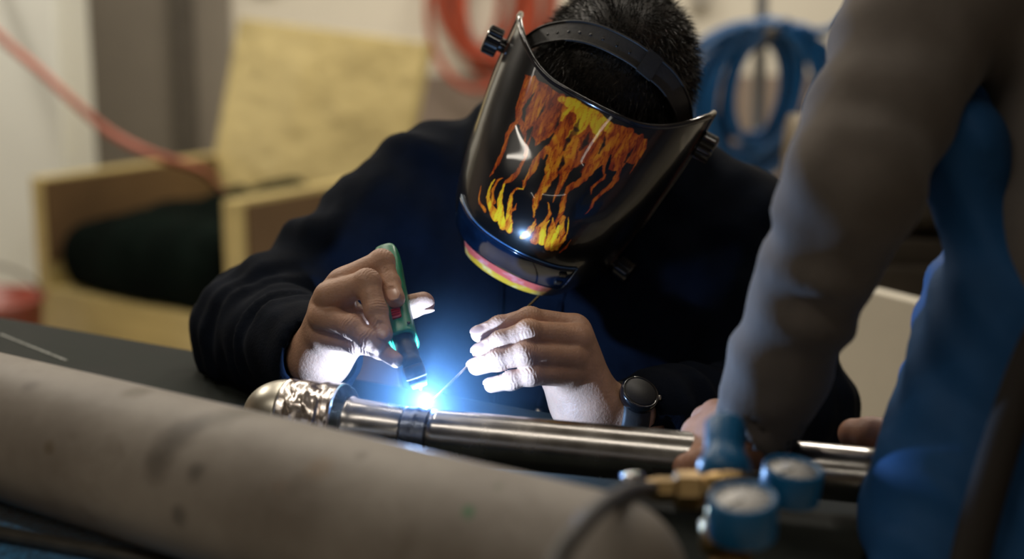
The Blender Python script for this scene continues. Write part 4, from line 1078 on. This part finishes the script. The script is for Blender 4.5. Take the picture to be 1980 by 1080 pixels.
for q in range(3): box('switch_ridge', TBt + ax * 0.80 + axn * (q - 1) * 0.003 + zh * 0.0148, (0.0070, 0.0010, 0.0009), sw, M_redp, rot=RT, bevel=0)
lathe_obj('screw', TBt + ax * 0.94 + zh * 0.0126 - xh * 0.0085, TBt + ax * 0.94 + zh * 0.0136 - xh * 0.0085, [(0, 0.0014), (1, 0.0014)], torch, M_rubber, seg=12)
lathe_obj('neck', TF - ax * 0.05, TT_, [(0, 0.0085), (0.45, 0.0085), (0.6, 0.0078), (0.75, 0.0070), (0.78, 0.0080), (1.0, 0.0080)], torch, M_rubber, seg=28)
ad = TA - TT_
hdp = lathe_obj('torch_head', TT_ - ad * 0.18, TT_ + ad * 0.36, [(0, 0.0055), (0.08, 0.0082), (0.5, 0.0086), (0.94, 0.0082), (1, 0.0075)], torch, M_rubber, seg=28)
lathe_obj('gas_ring', TT_ + ad * 0.36, TT_ + ad * 0.43, [(0, 0.0080), (0.1, 0.0085), (0.9, 0.0085), (1, 0.0078)], torch, M_ring, seg=28)
lathe_obj('gas_cup', TT_ + ad * 0.43, TT_ + ad * 0.86, [(0, 0.0078), (0.3, 0.0076), (1, 0.0058), (1, 0.0045), (0.4, 0.0045)], torch, M_cup, seg=28)
lathe_obj('electrode', TT_ + ad * 0.6, TT_ + ad * 0.99, [(0, 0.0012), (0.85, 0.0012), (1, 0.0002)], torch, M_steel2, seg=10)
# filler rod
rd0 = P(836, 774, 1.118); rd1 = P(1041, 573, 1.300)
M_rod = mat('filler_wire', (0.5, 0.46, 0.42), 0.3, metal=1.0, var=0.1)
rod = tube_obj('filler_rod', [rd0, (rd0 + rd1) / 2, rd1], 0.0011, None, M_rod, 8)
tag(rod, "thin straight filler rod running from the welder's fingers to the arc", 'welding rod')

# ================================================================== the helper on the right
helper = empty('person', (0, 0, 0), 'helper in a grey sweatshirt and blue apron leaning in from the right, holding the pipe', 'person')
ASH = P(1822, -60, 1.00); AEL = P(1652, 345, 0.92); AWR = P(1462, 828, 1.015)
HIP = P(2230, 1120, 1.02); CHT = P(2200, 60, 1.06); FSH = P(2080, -60, 1.25); FEL = P(2080, 800, 1.20); FWR = P(1800, 852, 1.06)
M_shirt = mat('grey_sweatshirt', (0.140, 0.120, 0.104), 0.95, var=0.12, scale=25, sheen=0.1, bump=0.2, bscale=300)
M_apron = mat('blue_apron', (0.005, 0.080, 0.24), 0.75, var=0.2, scale=8, bump=0.15, bscale=200)
M_skin2 = mat('helper_skin', (0.40, 0.20, 0.125), 0.5, var=0.12, scale=50, bump=0.3, bscale=300, bdist=0.001, sss=0.1)
# near hand lying over the pipe
pz = lambda px: at_px(px)
A_p = [(AWR, P(1385, 836, 1.056), 0.022, 0.018), (AWR, P(1372, 860, 1.045), 0.022, 0.018), (AWR, P(1372, 885, 1.030), 0.022, 0.017), (AWR, AWR + (AEL - AWR) * 0.25, 0.025, 0.030), (AWR, P(1400, 890, 1.03), 0.022, 0.016)]
A_f = [([P(1385, 830, 1.062), P(1348, 838, 1.058), P(1334, 876, 1.034), P(1342, 915, 1.016)], [0.0125, 0.0105, 0.0095, 0.0085]),
       ([P(1375, 850, 1.052), P(1338, 862, 1.045), P(1328, 902, 1.022), P(1338, 935, 1.014)], [0.0125, 0.0105, 0.0095, 0.0085]),
       ([P(1375, 872, 1.028), P(1352, 895, 1.010), P(1350, 928, 1.008), P(1356, 955, 1.014)], [0.012, 0.0105, 0.0092, 0.0082]),
       ([P(1385, 890, 1.028), P(1372, 915, 1.008), P(1372, 940, 1.008), P(1378, 962, 1.014)], [0.011, 0.0095, 0.0085, 0.0075])]
A_t = ([P(1410, 820, 1.045), P(1385, 805, 1.070), P(1365, 812, 1.095), P(1350, 825, 1.115)], [0.014, 0.012, 0.0105, 0.009])
lo, hi = bbox([p for p, r in A_f] + [A_t[0], [AWR + (AEL - AWR) * 0.25, AWR]], 0.035)
fa = hand(lo, hi, 0.0016, A_p, A_f, A_t)
# far hand closing on the end of the pipe
B_p = [(FWR, P(1735, 852, 1.050), 0.022, 0.018), (FWR, P(1740, 890, 1.045), 0.024, 0.018), (FWR, P(1745, 930, 1.04), 0.022, 0.016), (FWR, FWR + (FEL - FWR) * 0.25, 0.026, 0.03)]
B_t = ([P(1770, 848, 1.05), P(1722, 850, 1.048), P(1682, 842, 1.052), P(1650, 838, 1.060)], [0.016, 0.0135, 0.0130, 0.0115])
B_f = [([P(1740, 880, 1.03), P(1722, 905, 1.012), P(1716, 940, 1.008), P(1706, 965, 1.012)], [0.012, 0.0105, 0.0095, 0.0085]),
       ([P(1750, 900, 1.03), P(1738, 930, 1.010), P(1730, 960, 1.010), P(1720, 985, 1.016)], [0.012, 0.0105, 0.0095, 0.0085]),
       ([P(1762, 915, 1.03), P(1752, 945, 1.010), P(1745, 975, 1.012), P(1738, 995, 1.018)], [0.012, 0.0105, 0.0095, 0.0085]),
       ([P(1772, 930, 1.03), P(1766, 955, 1.014), P(1760, 980, 1.016), P(1754, 998, 1.020)], [0.011, 0.0095, 0.0085, 0.0075])]
lo, hi = bbox([p for p, r in B_f] + [B_t[0], [FWR + (FEL - FWR) * 0.25, FWR]], 0.035)
fb = hand(lo, hi, 0.0016, B_p, B_f, B_t)
fc = Field(*bbox([[ASH, AEL, AWR, HIP, CHT, FSH, FEL, FWR, CHT + [0.05, 0, 0.42], HIP - [0, 0, 0.4]]], 0.16), 0.008)
fc.cap(CHT, HIP, 0.10, 0.09, 0.05); fc.chain([ASH, AEL, AWR], [0.038, 0.030, 0.022], 0.01); fc.chain([FSH, FEL, FWR], [0.04, 0.034, 0.022], 0.01); fc.cap(ASH + [0.03, 0, 0], FSH, 0.045, 0.05, 0.03)
NK = (ASH + FSH) / 2 + np.array([0.0, 0.0, 0.05]); HD = NK + np.array([-0.09, 0.0, 0.17])
fc.cap(NK, HD, 0.055, 0.055, 0.03); fc.ell(HD, (0.098, 0.078, 0.115), None, 0.02); fc.cap(HD + [-0.09, 0, 0.0], HD + [-0.115, 0, -0.03], 0.010, 0.013, 0.012)
for s in (-1, 1): fc.ell(HD + [0.0, s * 0.078, -0.01], (0.018, 0.012, 0.03), None, 0.008)
fc.cap(HIP, HIP - [0, 0.0, 0.42], 0.09, 0.09, 0.05)
ps = []
for f_ in (fa, fb, fc):
    off_table(f_) if f_ is fc else None; V, Q = f_.mesh(); ps.append((relax(V, Q, 1, 0.4), Q))
V, Q = join_np(ps); o = link('body', mesh_np(V, Q, 'helper_body'), helper, M_skin2); o['label'] = 'bare hands and body of the helper'
# sweatshirt
ft = Field(*bbox([[ASH, AEL, AWR, HIP, CHT, FSH, FEL, FWR]], 0.19), 0.006)
ft.cap(CHT, P(2215, 480, 0.965), 0.125, 0.115, 0.05, fold=0.004, flen=0.12); ft.cap(ASH + [0.03, 0, 0], FSH, 0.066, 0.07, 0.04)
ft.cap(ASH, AEL, 0.058, 0.0445, 0.02, fold=0.0030, flen=0.07, fph=0.9)
AC = AWR + (AEL - AWR) * 0.04
ft.cap(AEL, AC + (AEL - AC) * 0.18, 0.0445, 0.0345, 0.015, fold=0.0030, flen=0.036, fph=2.0); ft.cap(AC + (AEL - AC) * 0.18, AC, 0.036, 0.033, 0.010)
FC = FWR + (FEL - FWR) * 0.10
ft.cap(FSH, FEL, 0.066, 0.058, 0.03, fold=0.003, flen=0.06); ft.cap(FEL, FC, 0.055, 0.036, 0.02, fold=0.003, flen=0.04)
ft.wrinkle(0.002, 0.07, 1.4)
ft.sub_cap(AC - (AEL - AC) * 0.15, AC + (AEL - AC) * 0.08, 0.029, 0.027, 0.003); ft.sub_cap(FC - (FEL - FC) * 0.15, FC + (FEL - FC) * 0.06, 0.031, 0.029, 0.003)
off_table(ft); V, Q = ft.mesh(); V = relax(V, Q, 2)
sw_ = link('sweatshirt', mesh_np(V, Q, 'helper_sweatshirt'), helper, M_shirt); sw_['label'] = 'grey sweatshirt'
# apron hanging in front (towards the table), one field with hanging folds
fp = Field(*bbox([[P(1850, 250, 1.02), P(1935, -40, 1.0), P(1700, 1080, 0.98), P(1980, 1250, 1.0), P(2050, 700, 0.9)]], 0.16), 0.006)
fp.cap(P(1878, 190, 0.985), P(1866, 270, 0.95), 0.014, 0.020, 0.02); fp.cap(P(1866, 270, 0.95), P(1898, 620, 0.955), 0.021, 0.024, 0.03); fp.cap(P(1935, 600, 0.975), P(1935, 700, 0.965), 0.030, 0.036, 0.03); fp.cap(P(1902, 620, 0.955), P(1893, 800, 0.97), 0.030, 0.042, 0.03, fold=0.004, flen=0.05)
fp.cap(P(1886, 780, 0.985), P(1818, 1000, 0.945), 0.042, 0.042, 0.03, fold=0.004, flen=0.07, fph=1.0); fp.cap(P(1812, 1000, 0.945), P(1775, 1300, 0.92), 0.040, 0.05, 0.03)
fp.cap(P(1960, 660, 1.0), P(1945, 1300, 0.93), 0.050, 0.07, 0.05); fp.cap(P(2120, 640, 1.0), P(2120, 1300, 0.95), 0.11, 0.11, 0.05)
fp.cap(P(1800, 830, 0.975), P(1770, 940, 0.95), 0.028, 0.03, 0.02)
fp.wrinkle(0.005, 0.06, 0.3); fp.wrinkle(0.003, 0.12, 1.9)
off_table(fp); V, Q = fp.mesh(); V = relax(V, Q, 2)
ap_ = link('apron', mesh_np(V, Q, 'apron'), helper, M_apron); ap_['label'] = 'bright blue apron'
# dark strip added over the apron as its diagonal band of shade
spts = [P(2120, 480, 0.885), P(2015, 650, 0.885), P(1955, 800, 0.885), P(1900, 980, 0.875), P(1868, 1120, 0.868), P(1850, 1260, 0.862)]
V, F = tube(catmull(spts, 10), 0.012, 10); st_ = link('apron_shade', mesh_np(V, F), helper, mat('shade_brown', (0.02, 0.015, 0.011), 0.8)); st_['label'] = 'dark strip added as shade on the apron'

# ================================================================== gas regulator in the foreground
rg = empty('gas_regulator', (0, 0, 0), 'brass gas regulator with blue knob and two blue gauges, out of focus in front', 'regulator')
M_brass = mat('brass', (0.40, 0.27, 0.12), 0.32, metal=1.0, var=0.2, scale=30)
M_bluep = mat('blue_plastic', (0.008, 0.135, 0.33), 0.35, var=0.12)
M_face = mat('white_dial', (0.72, 0.70, 0.67), 0.4, var=0.03)
M_chrome = mat('chrome', (0.7, 0.7, 0.7), 0.15, metal=1.0, var=0.05)
ZR = 0.82
base_pt = on_plane(1428, 1240, TABLE_Z); bp0 = P(1418, 955, ZR)
ft_ = on_plane(1424, 1180, TABLE_Z)
lathe_obj('body', P(1410, 1075, ZR), P(1404, 930, ZR + 0.02), [(0, 0.013), (0.1, 0.017), (0.45, 0.017), (0.5, 0.013), (0.8, 0.013), (0.85, 0.019), (1, 0.019)], rg, M_brass)
lathe_obj('stem', (ft_[0], ft_[1], TABLE_Z), P(1410, 1072, ZR), [(0, 0.026), (0.08, 0.026), (0.1, 0.012), (1, 0.012)], rg, M_brass)
kb = lathe_obj('adjusting_knob', P(1400, 935, ZR + 0.02), P(1402, 812, ZR + 0.045), [(0, 0.0125), (0.08, 0.0158), (0.30, 0.0158), (0.45, 0.0125), (0.6, 0.0115), (0.95, 0.0118), (1, 0.0100)], rg, M_bluep, seg=60, ribs=15, ribamp=0.0004, ribrange=(0.5, 0.97))
def gauge(px, py, Z, r, depth, axis):
    c = P(px, py, Z); axis = np.array(axis, float); axis /= np.linalg.norm(axis)
    g = lathe_obj('gauge', c - axis * depth, c, [(0, r * 0.82), (0.06, r * 0.97), (0.12, r), (0.92, r), (1, r * 0.95), (1, r * 0.88), (0.86, r * 0.87), (0.85, r * 0.2)], rg, M_bluep, seg=48)
    lathe_obj('dial_face', c - axis * depth * 0.12, c - axis * depth * 0.09, [(0, r * 0.86), (1, r * 0.86)], g, M_face, seg=48)
    x, y, z = frame_from(axis)
    for k in range(9):
        an = math.radians(-135 + k * 33.75); d_ = x * math.sin(an) + y * math.cos(an)
        V, F = tube([c - axis * depth * 0.085 + d_ * r * 0.62, c - axis * depth * 0.085 + d_ * r * 0.78], 0.0005, 6); link('tick', mesh_np(V, F), g, M_tape)
    V, F = tube([c - axis * depth * 0.075, c - axis * depth * 0.075 + (x * 0.5 - y * 0.7) * r * 0.75], 0.0006, 6); link('pointer', mesh_np(V, F), g, M_tape)
    lathe_obj('gauge_stem', c - axis * depth, c - axis * depth - (c - axis * depth - P(1408, 985, ZR + 0.01)) * 0.9, [(0, 0.005), (1, 0.005)], g, M_brass, seg=14)
    return g
UPW = np.array([0, 0, 1.0])
gauge(1437, 958, 0.79, 0.0195, 0.026, UPW * 0.9 + TOCAM * 0.16 - RIGHT * 0.03)
gauge(1535, 902, 0.86, 0.0185, 0.022, UPW * 0.9 + TOCAM * 0.10 + RIGHT * 0.10)
lathe_obj('outlet', P(1395, 948, ZR + 0.01), P(1250, 945, ZR + 0.01), [(0, 0.008), (0.25, 0.008), (0.3, 0.0115), (0.6, 0.0115), (0.65, 0.0075), (0.85, 0.0075), (1, 0.006)], rg, M_brass, seg=6, smooth=False)
lathe_obj('bleed_valve', P(1226, 952, ZR + 0.01), P(1222, 912, ZR + 0.012), [(0, 0.004), (0.5, 0.004), (0.55, 0.0065), (0.9, 0.0065), (1, 0.004)], rg, M_chrome, seg=20)
M_hosedk = mat('dark_grey_hose', (0.045, 0.040, 0.036), 0.5)
hz = tube_obj('gas_hose', catmull([P(1262, 945, ZR + 0.01), P(1215, 950, 0.77), P(1160, 982, 0.70), P(1108, 1035, 0.66), P(1072, 1095, 0.64), P(1056, 1170, 0.62), P(1060, 1280, 0.60)], 10), 0.0048, rg, M_hosedk, 12)
hz['label'] = 'dark gas hose'
# small brass clamp handle behind the helper's hand
